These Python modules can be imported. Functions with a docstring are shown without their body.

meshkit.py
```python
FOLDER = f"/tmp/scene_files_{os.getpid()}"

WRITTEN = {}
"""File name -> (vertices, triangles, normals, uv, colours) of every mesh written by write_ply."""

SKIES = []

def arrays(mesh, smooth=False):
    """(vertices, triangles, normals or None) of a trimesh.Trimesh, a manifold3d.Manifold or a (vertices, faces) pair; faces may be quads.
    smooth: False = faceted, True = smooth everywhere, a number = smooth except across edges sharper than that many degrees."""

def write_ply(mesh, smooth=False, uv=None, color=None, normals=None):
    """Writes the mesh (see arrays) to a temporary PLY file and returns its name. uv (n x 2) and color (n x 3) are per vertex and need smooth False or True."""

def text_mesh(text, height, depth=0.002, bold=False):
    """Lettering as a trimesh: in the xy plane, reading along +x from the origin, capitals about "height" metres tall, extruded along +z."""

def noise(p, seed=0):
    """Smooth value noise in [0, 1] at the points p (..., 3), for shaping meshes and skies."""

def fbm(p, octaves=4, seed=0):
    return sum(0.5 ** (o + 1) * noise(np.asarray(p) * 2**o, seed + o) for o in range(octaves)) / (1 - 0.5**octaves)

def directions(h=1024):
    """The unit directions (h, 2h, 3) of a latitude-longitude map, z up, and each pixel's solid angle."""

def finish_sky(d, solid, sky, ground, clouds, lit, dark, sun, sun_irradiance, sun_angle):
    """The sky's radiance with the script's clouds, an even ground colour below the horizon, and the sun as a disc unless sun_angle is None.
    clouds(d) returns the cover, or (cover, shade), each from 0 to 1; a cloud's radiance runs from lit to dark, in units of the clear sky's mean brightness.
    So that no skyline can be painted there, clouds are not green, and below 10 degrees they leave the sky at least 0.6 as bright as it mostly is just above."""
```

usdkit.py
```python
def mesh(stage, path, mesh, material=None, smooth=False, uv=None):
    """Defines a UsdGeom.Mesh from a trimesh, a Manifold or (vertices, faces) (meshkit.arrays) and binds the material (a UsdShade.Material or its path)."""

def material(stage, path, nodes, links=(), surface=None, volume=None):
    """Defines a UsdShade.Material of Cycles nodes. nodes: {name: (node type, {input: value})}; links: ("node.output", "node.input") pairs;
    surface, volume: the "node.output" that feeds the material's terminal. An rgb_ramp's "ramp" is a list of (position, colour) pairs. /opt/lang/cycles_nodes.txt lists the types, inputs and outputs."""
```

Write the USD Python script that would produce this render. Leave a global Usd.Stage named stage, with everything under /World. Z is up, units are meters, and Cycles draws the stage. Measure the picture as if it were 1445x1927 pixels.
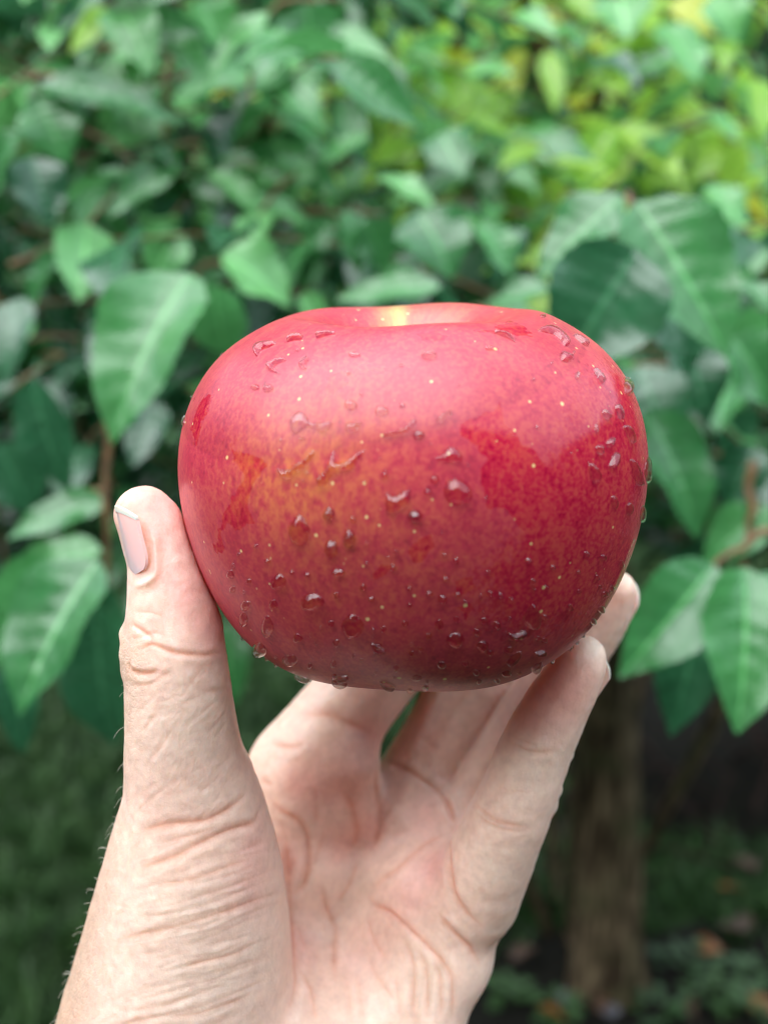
import math, random, numpy as np, trimesh, usdkit, meshkit
from pxr import Usd, UsdGeom, UsdLux, UsdShade, Sdf, Gf, Vt
from scipy.spatial import cKDTree, Delaunay
from scipy.interpolate import CubicSpline, PchipInterpolator
from scipy.ndimage import zoom as nd_zoom
import shapely

stage = Usd.Stage.CreateInMemory()
UsdGeom.SetStageUpAxis(stage, 'Z'); UsdGeom.SetStageMetersPerUnit(stage, 1.0)
UsdGeom.Xform.Define(stage, '/World'); UsdGeom.Scope.Define(stage, '/World/Looks')
V3 = lambda *a: np.array(a, float)

# ---------------------------------------------------------------- camera, sky, sun, exposure
EXPOSURE = 2.38
SKY_STRENGTH = 0.08
SUN_INTENSITY = 0.30
SUN_DIR = V3(-0.34, -0.34, 0.88); SUN_DIR /= np.linalg.norm(SUN_DIR)
CAM = V3(0, 0, 1.35); PITCH = math.radians(12.0)
F = 1702.0                                            # focal length in pixels of a 1445 x 1927 frame
RIGHT, UP, FWD = V3(1, 0, 0), V3(0, math.sin(PITCH), math.cos(PITCH)), V3(0, math.cos(PITCH), -math.sin(PITCH))
cam = UsdGeom.Camera.Define(stage, '/World/camera')
FOCAL = 5.0
cam.CreateFocalLengthAttr(FOCAL); cam.CreateHorizontalApertureAttr(FOCAL * 1445 / F); cam.CreateVerticalApertureAttr(FOCAL * 1927 / F)
cam.CreateFStopAttr(FOCAL / 3.4); cam.CreateFocusDistanceAttr(0.157); cam.CreateExposureAttr(EXPOSURE)
cam.CreateClippingRangeAttr(Gf.Vec2f(0.02, 1000))
m4 = Gf.Matrix4d(1.0)
for i_, v_ in enumerate((RIGHT, UP, -FWD)):
    m4.SetRow(i_, Gf.Vec4d(*v_, 0))
m4.SetRow(3, Gf.Vec4d(*CAM, 1))
cam.AddTransformOp().Set(m4)

elev, rot = math.asin(SUN_DIR[2]), math.atan2(SUN_DIR[0], SUN_DIR[1])
dome = UsdLux.DomeLight.Define(stage, '/World/sky'); dome.CreateIntensityAttr(1.0)
skymat = usdkit.material(stage, '/World/Looks/sky', {
    's': ('sky_texture', {'sky_type': 'single_scattering', 'sun_disc': False, 'sun_elevation': elev, 'sun_rotation': rot}),
    'tc': ('texture_coordinate', {}),
    'n': ('noise_texture', {'scale': 2.2, 'detail': 5.0, 'roughness': 0.55}),
    'cr': ('rgb_ramp', {'ramp': [(0.3, (4.2, 4.8, 5.6)), (0.7, (8.2, 9.0, 10.2))]}),
    'mx': ('mix_color', {'fac': 0.85, 'use_clamp': False}),
    'sx': ('separate_xyz', {}), 'oc': ('map_range', {'value': 0, 'from_min': 0.0, 'from_max': 1.0, 'to_min': 0.38, 'to_max': 1.14, 'clamp': True}),   # an overcast sky is three times as bright overhead as at the horizon
    'om': ('vector_math', {'math_type': 'scale'}),
    'bg': ('background_shader', {'strength': SKY_STRENGTH})},
    [('tc.generated', 'sx.vector'), ('sx.z', 'oc.value'), ('mx.result', 'om.vector1'), ('oc.result', 'om.scale'), ('tc.generated', 'n.vector'), ('n.fac', 'cr.fac'), ('s.color', 'mx.a'), ('cr.color', 'mx.b'), ('om.vector', 'bg.color')], surface='bg.background')
UsdShade.MaterialBindingAPI.Apply(dome.GetPrim()).Bind(skymat)
dome.GetPrim().SetCustomDataByKey('kind', 'structure')
sun = UsdLux.DistantLight.Define(stage, '/World/sun'); sun.CreateIntensityAttr(SUN_INTENSITY); sun.CreateAngleAttr(80.0)
sun.CreateColorAttr(Gf.Vec3f(1.0, 0.98, 0.95)); sun.CreateNormalizeAttr(True)
zax = SUN_DIR; xax = np.cross(V3(0, 1, 0), zax); xax /= np.linalg.norm(xax); yax = np.cross(zax, xax)
ms = Gf.Matrix4d(1.0)
for i_, v_ in enumerate((xax, yax, zax)):
    ms.SetRow(i_, Gf.Vec4d(*v_, 0))
sun.AddTransformOp().Set(ms)

# ---------------------------------------------------------------- helpers
used = {}
def numbered(path):
    n = used.get(path, 0); used[path] = n + 1
    return path if n == 0 else f'{path}_{n:03d}'

def tag(prim, label=None, category=None, group=None, kind=None):
    for k, v in (('label', label), ('category', category), ('group', group), ('kind', kind)):
        if v: prim.SetCustomDataByKey(k, v)
    return prim

ORIGIN = {}
def thing(name, label, category, base=(0, 0, 0), group=None, kind=None):
    """An Xform at the thing's base; its children are its parts, given in world coordinates."""
    path = numbered('/World/' + name)
    x = UsdGeom.Xform.Define(stage, path); x.AddTranslateOp().Set(Gf.Vec3d(*map(float, base)))
    ORIGIN[path] = np.asarray(base, float)
    return tag(x.GetPrim(), label, category, group, kind)

def obj(name, mesh, mat, parent=None, smooth=True, uv=None, prim=None):
    root = str(parent.GetPath()) if parent is not None else '/World'
    off = V3(0, 0, 0)
    for p, o in ORIGIN.items():
        if root == p or root.startswith(p + '/'): off = o
    v, f, n = meshkit.arrays(mesh, smooth)
    m = usdkit.mesh(stage, numbered(f'{root}/{name}'), (v - off, f), mat, smooth=smooth, uv=uv)
    api = UsdGeom.PrimvarsAPI(m)
    for k, a in (prim or {}).items():
        a = np.asarray(a, np.float32)
        if a.ndim == 1: api.CreatePrimvar(k, Sdf.ValueTypeNames.FloatArray, 'vertex').Set(Vt.FloatArray.FromNumpy(a))
        else: api.CreatePrimvar(k, Sdf.ValueTypeNames.Color3fArray, 'vertex').Set(Vt.Vec3fArray.FromNumpy(a))
    return m.GetPrim()

def W(c):                                             # (right, up, forward) from the lens -> world
    c = np.asarray(c, float)
    return CAM + c[..., :1] * RIGHT + c[..., 1:2] * UP + c[..., 2:3] * FWD
def at(px, py, d):                                    # the world point that stands d metres ahead, seen at px, py
    px, py, d = np.broadcast_arrays(np.asarray(px, float), np.asarray(py, float), np.asarray(d, float))
    return W(np.stack([(px - 722.5) * d / F, (963.5 - py) * d / F, d], -1))
def seen(p):                                          # world -> px, py, d
    q = np.asarray(p, float) - CAM
    d = q @ FWD
    return 722.5 + F * (q @ RIGHT) / d, 963.5 - F * (q @ UP) / d, d
def unit(v): return v / np.maximum(np.linalg.norm(v, axis=-1, keepdims=True), 1e-12)
def grid_faces(n, m, wrap=False):
    i, j = np.meshgrid(np.arange(n - 1), np.arange(m if wrap else m - 1), indexing='ij')
    a, b = i * m + j, i * m + (j + 1) % m
    return np.stack([a, b, b + m, a + m], -1).reshape(-1, 4)
def tube(points, radii, sides=8, wob=0.0, seed=0):
    p = np.asarray(points, float); r = np.broadcast_to(np.asarray(radii, float), (len(p),))
    t = unit(np.gradient(p, axis=0)); ref = V3(0.3, 0.9, 0.2)
    a = unit(np.cross(t, ref)); b = np.cross(t, a); ang = np.arange(sides) * 2 * np.pi / sides
    rr = r[:, None] * np.ones(sides)
    if wob:
        q = np.stack([np.cos(ang)[None] * 2 + np.zeros((len(p), 1)), np.sin(ang)[None] * 2 + np.zeros((len(p), 1)), np.arange(len(p))[:, None] * 0.25 + np.zeros((1, sides))], -1)
        rr = rr * (1 + wob * (meshkit.fbm(q, 3, seed) - 0.5) * 2)
    v = p[:, None] + rr[..., None] * (np.cos(ang)[None, :, None] * a[:, None] + np.sin(ang)[None, :, None] * b[:, None])
    v = np.vstack([v.reshape(-1, 3), p[:1], p[-1:]]); n = len(p) * sides
    q = grid_faces(len(p), sides, True)[:, ::-1]
    f = np.vstack([q[:, [0, 1, 2]], q[:, [0, 2, 3]]])
    j = np.arange(sides); k = (j + 1) % sides
    return v, np.vstack([f, np.stack([np.full(sides, n), j, k], 1)[:, [0, 1, 2]], np.stack([np.full(sides, n + 1), n - sides + k, n - sides + j], 1)])
def join(ms):
    vs, fs, n = [], [], 0
    for v, f in ms:
        f = np.asarray(f)
        if f.shape[1] == 4: f = np.vstack([f[:, [0, 1, 2]], f[:, [0, 2, 3]]])
        vs.append(v); fs.append(f + n); n += len(v)
    return np.vstack(vs), np.vstack(fs)
def smoothstep(a, b, x):
    t = np.clip((x - a) / (b - a), 0, 1); return t * t * (3 - 2 * t)
def mat(name, nodes, links, surface): return usdkit.material(stage, '/World/Looks/' + name, nodes, links, surface=surface)

# ================================================================ APPLE: shape
AR = 0.045
A_C = W(V3(0.00558, -0.00229, 0.1787)); A_TILT, A_ROLL, A_LOB, A_PH = 0.3018, -0.027, 0.021, -0.735
A_KN = np.radians([0, 12, 20, 27, 35, 48, 65, 85, 105, 125, 145, 160, 170, 180])
A_SPL = CubicSpline(A_KN, AR * np.array([0.42, 0.622, 0.875, 1.0135, 1.0594, 1.0879, 1.0582, 0.971, 0.907, 0.8145, 0.59, 0.50, 0.45, 0.44]), bc_type=((1, 0.0), (1, 0.0)))
def _axes():
    ct, st, cr, sr = math.cos(A_TILT), math.sin(A_TILT), math.cos(A_ROLL), math.sin(A_ROLL)
    # rows: images of the apple's own x, y (away), z (stem) in (right, up, forward)
    M = []
    for e in np.eye(3):
        x, y, z = e; y2, z2 = y * ct - z * st, y * st + z * ct
        M.append((x * cr + z2 * sr, -x * sr + z2 * cr, y2))
    return np.array([W(np.array(r)) - CAM for r in M])
A_AX = _axes()
A_ZMID = 0.0
def a_radius(pol, az):
    r = A_SPL(np.clip(pol, 0, np.pi))
    r = r * (1 + A_LOB * np.cos(5 * az + A_PH) * np.exp(-((pol - 2.5) / 0.5) ** 2) + 0.012 * np.cos(5 * az + 0.6) * np.exp(-((pol - 0.5) / 0.22) ** 2) * 0.5)
    return r
def a_local(p): return (np.asarray(p) - A_C) @ A_AX.T
def a_polar(p):
    q = a_local(p); R = np.linalg.norm(q, axis=-1)
    return R, np.arccos(np.clip(q[..., 2] / np.maximum(R, 1e-9), -1, 1)), np.arctan2(q[..., 1], q[..., 0])
def a_sdf(p):
    R, pol, az = a_polar(p); return (R - a_radius(pol, az)) * 0.85
def a_onto(p, h=0.0):                                 # nearest along the radius, lifted by h along the surface normal
    R, pol, az = a_polar(p); q = A_C + (p - A_C) * (a_radius(pol, az) / R)[..., None]
    return q + a_normal(q) * np.asarray(h)[..., None] if np.any(h) else q
def a_normal(p):
    e = 2e-4; g = np.stack([a_sdf(p + e * k) - a_sdf(p - e * k) for k in np.eye(3)], -1); return unit(g)
def trace(fn, px, py, d0=0.10, d1=0.27, n=90):
    """Sphere-traces rays from the lens; returns the points (the closest approach where a ray misses) and whether they hit."""
    px, py = np.asarray(px, float), np.asarray(py, float)
    dv = unit(at(px, py, 1.0) - CAM); t = np.full(px.shape, d0); best, bt = np.full(px.shape, 9.0), t.copy()
    for _ in range(n):
        d = fn(CAM + dv * t[..., None]); b = d < best
        best, bt = np.where(b, d, best), np.where(b, t, bt)
        t = np.minimum(t + np.clip(d * 0.8, -0.003, 0.02), d1)
    return CAM + dv * bt[..., None], best < 4e-4

# ================================================================ HAND: shape as a distance field, then a surface
H_SCALE = lambda d: d / F
def chain(rows):
    r = np.array(rows, float); return at(r[:, 0], r[:, 1], r[:, 2]), r[:, 3] * r[:, 2] / F
WR = [W(V3(-0.060, -0.205, 0.150)), W(V3(-0.075, -0.330, 0.110))]
def arm(rows, radii):                                 # a chain that goes on into the forearm
    p, r = chain(rows); return np.vstack([p, WR]), np.concatenate([r, radii])
def fine(ch, k=3):                                    # a chain resampled along a smooth curve
    P, R = ch; t = np.concatenate([[0], np.cumsum(np.linalg.norm(np.diff(P, axis=0), axis=1))])
    u = np.concatenate([np.linspace(t[i], t[i + 1], k, endpoint=False) for i in range(len(t) - 1)] + [t[-1:]])
    return PchipInterpolator(t, P)(u), PchipInterpolator(t, R)(u)
PALM = [chain([(568, 1458, .2160, 96), (520, 1690, .213, 106), (440, 2030, .203, 125)]),
        chain([(768, 1535, .2185, 84), (650, 1720, .2185, 98), (540, 2030, .205, 120)]),
        chain([(836, 1590, .2135, 76), (735, 1760, .2150, 92), (640, 2030, .204, 118)]),
        chain([(868, 1685, .1985, 80), (795, 1850, .1970, 98), (712, 2030, .196, 128)]),
        chain([(700, 1960, .199, 120), (560, 1990, .193, 150), (440, 2010, .192, 170)]),
        arm([(420, 2060, .194, 205)], [.030, .037]), arm([(610, 2060, .198, 170)], [.028, .036])]
LUMPS = [(606, 1412, .2110, 60), (655, 1448, .2105, 58), (560, 1490, .2085, 44), (645, 1520, .2120, 55), (735, 1650, .2100, 50), (600, 1640, .2085, 42), (795, 1690, .2010, 78), (720, 1770, .2050, 60), (852, 1800, .1970, 66)]
THUMB = [fine(chain([(272, 970, .1685, 56), (292, 1004, .1685, 65), (314, 1060, .1685, 73), (327, 1150, .1680, 87), (330, 1235, .1675, 95), (338, 1330, .169, 100), (346, 1420, .172, 109), (362, 1510, .176, 128), (364, 1600, .179, 154), (360, 1700, .183, 178), (343, 1850, .188, 203), (322, 1940, .190, 210), (300, 2080, .190, 215)]))]
FING = {
 'index': fine(chain([(566, 1452, .2165, 94), (625, 1372, .2170, 90), (680, 1300, .2190, 83), (785, 1172, .2265, 80), (880, 1070, .2335, 74), (930, 985, .2350, 60), (945, 955, .2350, 50)])),
 'middle': fine(chain([(778, 1480, .2235, 76), (832, 1392, .2235, 78), (893, 1285, .2230, 76), (985, 1150, .2290, 72), (1045, 1050, .2300, 66), (1068, 985, .2270, 52), (1073, 960, .2260, 44)])),
 'ring': fine(chain([(884, 1540, .2155, 70), (950, 1432, .2140, 67), (1020, 1320, .2110, 64), (1085, 1228, .2085, 57), (1135, 1160, .2055, 48), (1158, 1112, .2030, 38)])),
 'pinky': fine(chain([(893, 1685, .1945, 84), (933, 1590, .1885, 79), (973, 1500, .1840, 72), (1012, 1400, .1810, 67), (1058, 1310, .1785, 59), (1088, 1258, .1775, 50), (1098, 1238, .1775, 42)]))}
BUMPS = [(1068, 1418, .183, 13), (1050, 1440, .183, 14), (1047, 1485, .185, 12), (1033, 1515, .185, 16), (1014, 1548, .186, 16), (996, 1580, .187, 14), (245, 1195, .166, 20), (246, 1232, .166, 20), (250, 1262, .167, 20)]
LUMPS = [(at(a, b, d), r * d / F) for a, b, d, r in LUMPS]; BUMPS = [(at(a, b, d), r * d / F) for a, b, d, r in BUMPS]
def sd_chain(p, ch):
    P, R = ch; out = None
    for i in range(len(P) - 1):
        ba = P[i + 1] - P[i]; r1, r2 = R[i], R[i + 1]; l2 = ba @ ba; rr = r1 - r2; a2 = l2 - rr * rr; il2 = 1 / l2
        pa = p - P[i]; y = pa @ ba; z = y - l2
        x2 = np.maximum((pa * pa).sum(-1) * l2 * l2 - y * y * l2, 0); y2, z2 = y * y * l2, z * z * l2; k = np.sign(rr) * rr * rr * x2
        d = np.where(np.sign(z) * a2 * z2 > k, np.sqrt(x2 + z2) * il2 - r2, np.where(np.sign(y) * a2 * y2 < k, np.sqrt(x2 + y2) * il2 - r1, (np.sqrt(x2 * max(a2, 0) * il2) + y * rr) * il2 - r1))
        out = d if out is None else np.minimum(out, d)
    return out
def smin(a, b, k):
    h = np.maximum(k - np.abs(a - b), 0) / k; return np.minimum(a, b) - h * h * k * 0.25
def smax(a, b, k): return -smin(-a, -b, k)
def hand_sdf(p):
    p = np.asarray(p, float); sh = p.shape[:-1]; p = p.reshape(-1, 3)
    out = np.empty(len(p))
    for s in range(0, len(p), 60000):
        q = p[s:s + 60000]
        d = sd_chain(q, PALM[0])
        for c in PALM[1:]: d = smin(d, sd_chain(q, c), 0.010)
        for c, r in LUMPS: d = smin(d, np.linalg.norm(q - c, axis=-1) - r, 0.006)
        e = smin(d, sd_chain(q, THUMB[0]), 0.006)
        for n, c in FING.items():
            e = np.minimum(e, smin(d, sd_chain(q, c), 0.004 if n == 'pinky' else 0.0045))
        for c, r in BUMPS: e = smin(e, np.linalg.norm(q - c, axis=-1) - r, 0.0016)
        out[s:s + 60000] = smax(e, -(a_sdf(q) - 0.0001), 0.0012)   # pads flatten where they press on the fruit
    return out.reshape(sh)

def surface(fn, lo, hi, h):
    """Surface nets of fn over a box, the fine grid evaluated near the surface only."""
    n = np.ceil((np.asarray(hi) - lo) / (4 * h)).astype(int) + 1
    ax = [lo[k] + np.arange(n[k]) * 4 * h for k in range(3)]
    C = fn(np.stack(np.meshgrid(*ax, indexing='ij'), -1))
    N = (n - 1) * 4 + 1
    Vv = nd_zoom(C, N / n, order=1, grid_mode=False)
    i = np.argwhere(np.abs(Vv) < 2.6 * h + 0.0012)
    Vv[tuple(i.T)] = fn(np.asarray(lo) + i * h)
    S = Vv < 0; cnt = np.zeros(np.array(S.shape) - 1, np.int8)
    sl = lambda d: tuple(slice(d[k], S.shape[k] - 1 + d[k]) for k in range(3))
    cor = [(a, b, c) for a in (0, 1) for b in (0, 1) for c in (0, 1)]
    for c in cor: cnt += S[sl(c)]
    cell = np.argwhere((cnt > 0) & (cnt < 8)); idx = np.full(cnt.shape, -1); idx[tuple(cell.T)] = np.arange(len(cell))
    pos, num = np.zeros((len(cell), 3)), np.zeros(len(cell))
    for a in cor:
        for k in range(3):
            if a[k]: continue
            b = list(a); b[k] = 1
            va, vb = Vv[tuple((cell + a).T)], Vv[tuple((cell + b).T)]
            x = (va < 0) != (vb < 0); t = np.where(x, va / np.where(x, va - vb, 1), 0)
            pt = np.array(a, float) + t[:, None] * np.eye(3)[k]
            pos += np.where(x[:, None], pt, 0); num += x
    v = np.asarray(lo) + (cell + pos / num[:, None]) * h
    faces = []
    for k in range(3):
        u, w = (k + 1) % 3, (k + 2) % 3
        s0 = np.moveaxis(S, k, 0); e = np.argwhere(s0[:-1] != s0[1:]); e = np.moveaxis(S, k, 0), e
        pts = e[1]; full = np.zeros((len(pts), 3), int); order = [k] + [j for j in range(3) if j != k]
        for j, o in enumerate(order): full[:, o] = pts[:, j]
        ok = (full[:, u] > 0) & (full[:, w] > 0) & (full[:, u] < S.shape[u] - 1) & (full[:, w] < S.shape[w] - 1); full = full[ok]
        eu, ew = np.eye(3, dtype=int)[u], np.eye(3, dtype=int)[w]
        q = np.stack([idx[tuple((full - eu - ew).T)], idx[tuple((full - ew).T)], idx[tuple(full.T)], idx[tuple((full - eu).T)]], 1)
        ins = S[tuple(full.T)]
        faces.append(np.where(ins[:, None], q, q[:, ::-1]))
    q = np.vstack(faces)
    return v, np.vstack([q[:, [0, 1, 2]], q[:, [0, 2, 3]]])

def laplace(v, f, rounds, lam=0.5, mu=-0.52):
    from scipy.sparse import coo_matrix, diags
    e = np.vstack([f[:, [0, 1]], f[:, [1, 2]], f[:, [2, 0]]]); e = np.vstack([e, e[:, ::-1]])
    A = coo_matrix((np.ones(len(e)), (e[:, 0], e[:, 1])), shape=(len(v), len(v))).tocsr(); A.data[:] = 1
    A = diags(1 / np.maximum(np.asarray(A.sum(1)).ravel(), 1)) @ A
    for _ in range(rounds):
        v = v + lam * (A @ v - v); v = v + mu * (A @ v - v)
    return v
def normals_of(v, f):
    n = np.zeros_like(v); c = np.cross(v[f[:, 1]] - v[f[:, 0]], v[f[:, 2]] - v[f[:, 0]])
    for k in range(3): n += np.stack([np.bincount(f[:, k], c[:, j], len(v)) for j in range(3)], 1)
    return unit(n)

corner = W(np.array([[-.068, -.128, .138], [.060, .012, .250]]))
lo = np.minimum(corner[0], corner[1]) - [0, .035, .035]; hi = np.maximum(corner[0], corner[1]) + [0, .035, .02]
lo[2] = at(600, 2130, .19)[2] - 0.02
hv, hf = surface(hand_sdf, lo, hi, 0.00062)
hv = laplace(hv, hf, 18)
# the rest of the forearm, coarser, closed under the hand's cut
hm = trimesh.Trimesh(hv, hf, process=False)
parts_ = hm.split(only_watertight=False); hm = max(parts_, key=lambda m: len(m.vertices))
hm = trimesh.Trimesh(*trimesh.remesh.subdivide(hm.vertices, hm.faces), process=False)
hv, hf = np.array(hm.vertices), np.array(hm.faces)
hv = laplace(hv, hf, 4)
hn = normals_of(hv, hf)
hpx, hpy, hd = seen(hv)

rng = np.random.default_rng(7)
CREASES = []                                          # (pixel polyline, depth m, width m, side bulge)
def crease(pts, depth, width, bulge=0.35): CREASES.append((np.array(pts, float), depth, width * 0.78, bulge))
# palm
crease([(858, 1540), (846, 1600), (852, 1665), (878, 1718), (912, 1748)], .0013, .0010)
crease([(684, 1676), (701, 1703), (730, 1715), (769, 1749), (807, 1783), (841, 1822), (866, 1868)], .0013, .0010, .5)
crease([(691, 1676), (712, 1662), (754, 1628), (807, 1584), (850, 1566)], .0006, .0011)
crease([(712, 1426), (707, 1478), (716, 1521), (711, 1570), (679, 1620)], .0012, .0013)
crease([(718, 1432), (760, 1447), (800, 1470), (836, 1500), (852, 1535), (864, 1560)], .0013, .0009, .5)
crease([(838, 1500), (850, 1530), (862, 1572)], .0010, .0008)
crease([(672, 1618), (664, 1650), (646, 1684), (630, 1700)], .0006, .0008)
crease([(500, 1490), (524, 1522), (566, 1550), (582, 1592), (581, 1632), (564, 1674), (534, 1700)], .0010, .0009, .6)
crease([(600, 1660), (618, 1720), (630, 1750), (628, 1790), (634, 1850)], .0007, .0009, .6)
crease([(520, 1530), (540, 1600), (545, 1690), (552, 1770), (555, 1845), (533, 1926)], .0008, .0011)
crease([(551, 1817), (580, 1851), (590, 1890), (592, 1930)], .0005, .0008)
crease([(820, 1712), (845, 1745), (885, 1786), (906, 1822)], .0009, .0009, .5)
crease([(691, 1800), (711, 1841), (749, 1890)], .0004, .0009)
crease([(594, 1470), (596, 1520), (590, 1560)], .0003, .0006)
crease([(640, 1480), (665, 1525), (672, 1570), (650, 1610)], .0007, .0011)
crease([(555, 1345), (610, 1345), (660, 1362), (705, 1388)], .0010, .0016, .5)
crease([(505, 1395), (545, 1408), (580, 1400)], .0005, .0010)
crease([(475, 1440), (495, 1470), (520, 1480)], .0006, .0009)
crease([(610, 1560), (600, 1600), (585, 1640)], .0005, .0010)
for k, x in enumerate((775, 800, 826, 848)): crease([(x - 14, 1770 + 14 * k), (x + 4, 1830 + 10 * k), (x + 2, 1925)], .0005, .0008, .6)
for x in (650, 672, 740, 770): crease([(x, 1830), (x + 8, 1880), (x + 14, 1935)], .0003, .0009, .6)
crease([(540, 1730), (566, 1760), (575, 1800)], .0004, .0009)
crease([(690, 1720), (700, 1760), (730, 1810)], .0004, .0009)
# pinky
crease([(948, 1382), (970, 1402), (1010, 1416), (1048, 1412)], .0005, .0007)
crease([(955, 1372), (985, 1395), (1020, 1405)], .0003, .0005)
crease([(893, 1505), (915, 1532), (950, 1550), (996, 1556)], .0006, .0007)
crease([(888, 1522), (915, 1545), (955, 1563), (990, 1566)], .0004, .0005)
crease([(930, 1475), (960, 1490), (1000, 1492)], .0002, .0005)
crease([(780, 1385), (806, 1398), (830, 1420)], .0003, .0010)
# thumb joint and knuckle
crease([(240, 1222), (262, 1222), (284, 1212), (300, 1218), (330, 1229), (382, 1233), (425, 1225)], .0008, .0006, .5)
crease([(236, 1246), (256, 1266), (283, 1268), (304, 1256)], .0009, .0007, .6)
crease([(243, 1170), (268, 1188), (295, 1208)], .0006, .0006, .6)
crease([(240, 1195), (262, 1200), (290, 1190), (310, 1198)], .0004, .0005)
crease([(246, 1150), (280, 1152), (310, 1165)], .0003, .0005)
crease([(238, 1290), (280, 1288), (310, 1270), (330, 1262)], .0004, .0006)
crease([(438, 1292), (410, 1300), (380, 1302)], .0003, .0005)
crease([(238, 1275), (243, 1255), (246, 1235)], .0004, .0006)
crease([(276, 985), (288, 1010), (294, 1045), (294, 1078), (280, 1096), (262, 1102), (246, 1103)], -.0006, .0009, .3)
# thenar folds
crease([(250, 1572), (324, 1551), (380, 1546), (429, 1523), (470, 1490)], .0009, .0009, .6)
crease([(249, 1639), (324, 1615), (380, 1585), (440, 1560), (478, 1548), (492, 1500)], .0011, .0009, .7)
crease([(300, 1590), (360, 1572), (420, 1552)], .0004, .0006)
for k, y in enumerate(np.arange(1655, 1995, 17)):
    y = y + rng.uniform(-5, 5); x0 = 205 - (y - 1668) * 0.12 + rng.uniform(-10, 150); x1 = rng.uniform(430, 545); n = 8
    xs = np.linspace(x0, x1, n); ys = y - (xs - 215) * rng.uniform(.26, .33) + 10 * np.sin((xs - x0) / (x1 - x0) * 3.1) + np.cumsum(rng.uniform(-2.6, 2.6, n))
    crease(np.stack([xs, ys], 1), rng.uniform(.00052, .0007) if k % 5 == 2 else rng.uniform(.00016, .00034), rng.uniform(.0006, .0009), .68)
for k in range(70):
    y = rng.uniform(1630, 1970); x0 = rng.uniform(200, 470); L = rng.uniform(40, 130); xs = np.linspace(x0, x0 + L, 5)
    crease(np.stack([xs, y - (xs - 215) * rng.uniform(0.2, 0.4) + np.cumsum(rng.uniform(-2, 2, 5))], 1), rng.uniform(.00008, .00018), rng.uniform(.00036, .0005), .3)
for k in range(60):                                   # short lines across the folds
    x0, y0 = rng.uniform(230, 480), rng.uniform(1560, 1930); L = rng.uniform(18, 50); a = math.radians(rng.uniform(55, 85)); s_ = np.linspace(0, L, 4)
    crease(np.stack([x0 + s_ * math.cos(a), y0 + s_ * math.sin(a)], 1), rng.uniform(.00006, .00012), .0004, .2)
for k in range(46):                                   # fine lines slanting over the base of the thumb
    x0, y0 = rng.uniform(245, 420), rng.uniform(1300, 1560); a = math.radians(rng.choice([-52, -40, -18, -60]) + rng.uniform(-8, 8)); L = rng.uniform(40, 130); s_ = np.linspace(0, L, 5)
    crease(np.stack([x0 + s_ * math.cos(a), y0 + s_ * math.sin(a) + np.cumsum(rng.uniform(-2, 2, 5))], 1), rng.uniform(.00008, .00018), rng.uniform(.00034, .00050), .4)
for k in range(20):
    x0, y0 = rng.uniform(290, 380), rng.uniform(1000, 1190); a = math.radians(rng.uniform(-55, -15)); L = rng.uniform(20, 60); s_ = np.linspace(0, L, 4)
    crease(np.stack([x0 + s_ * math.cos(a), y0 + s_ * math.sin(a)], 1), .00008, .0004, .3)

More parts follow.
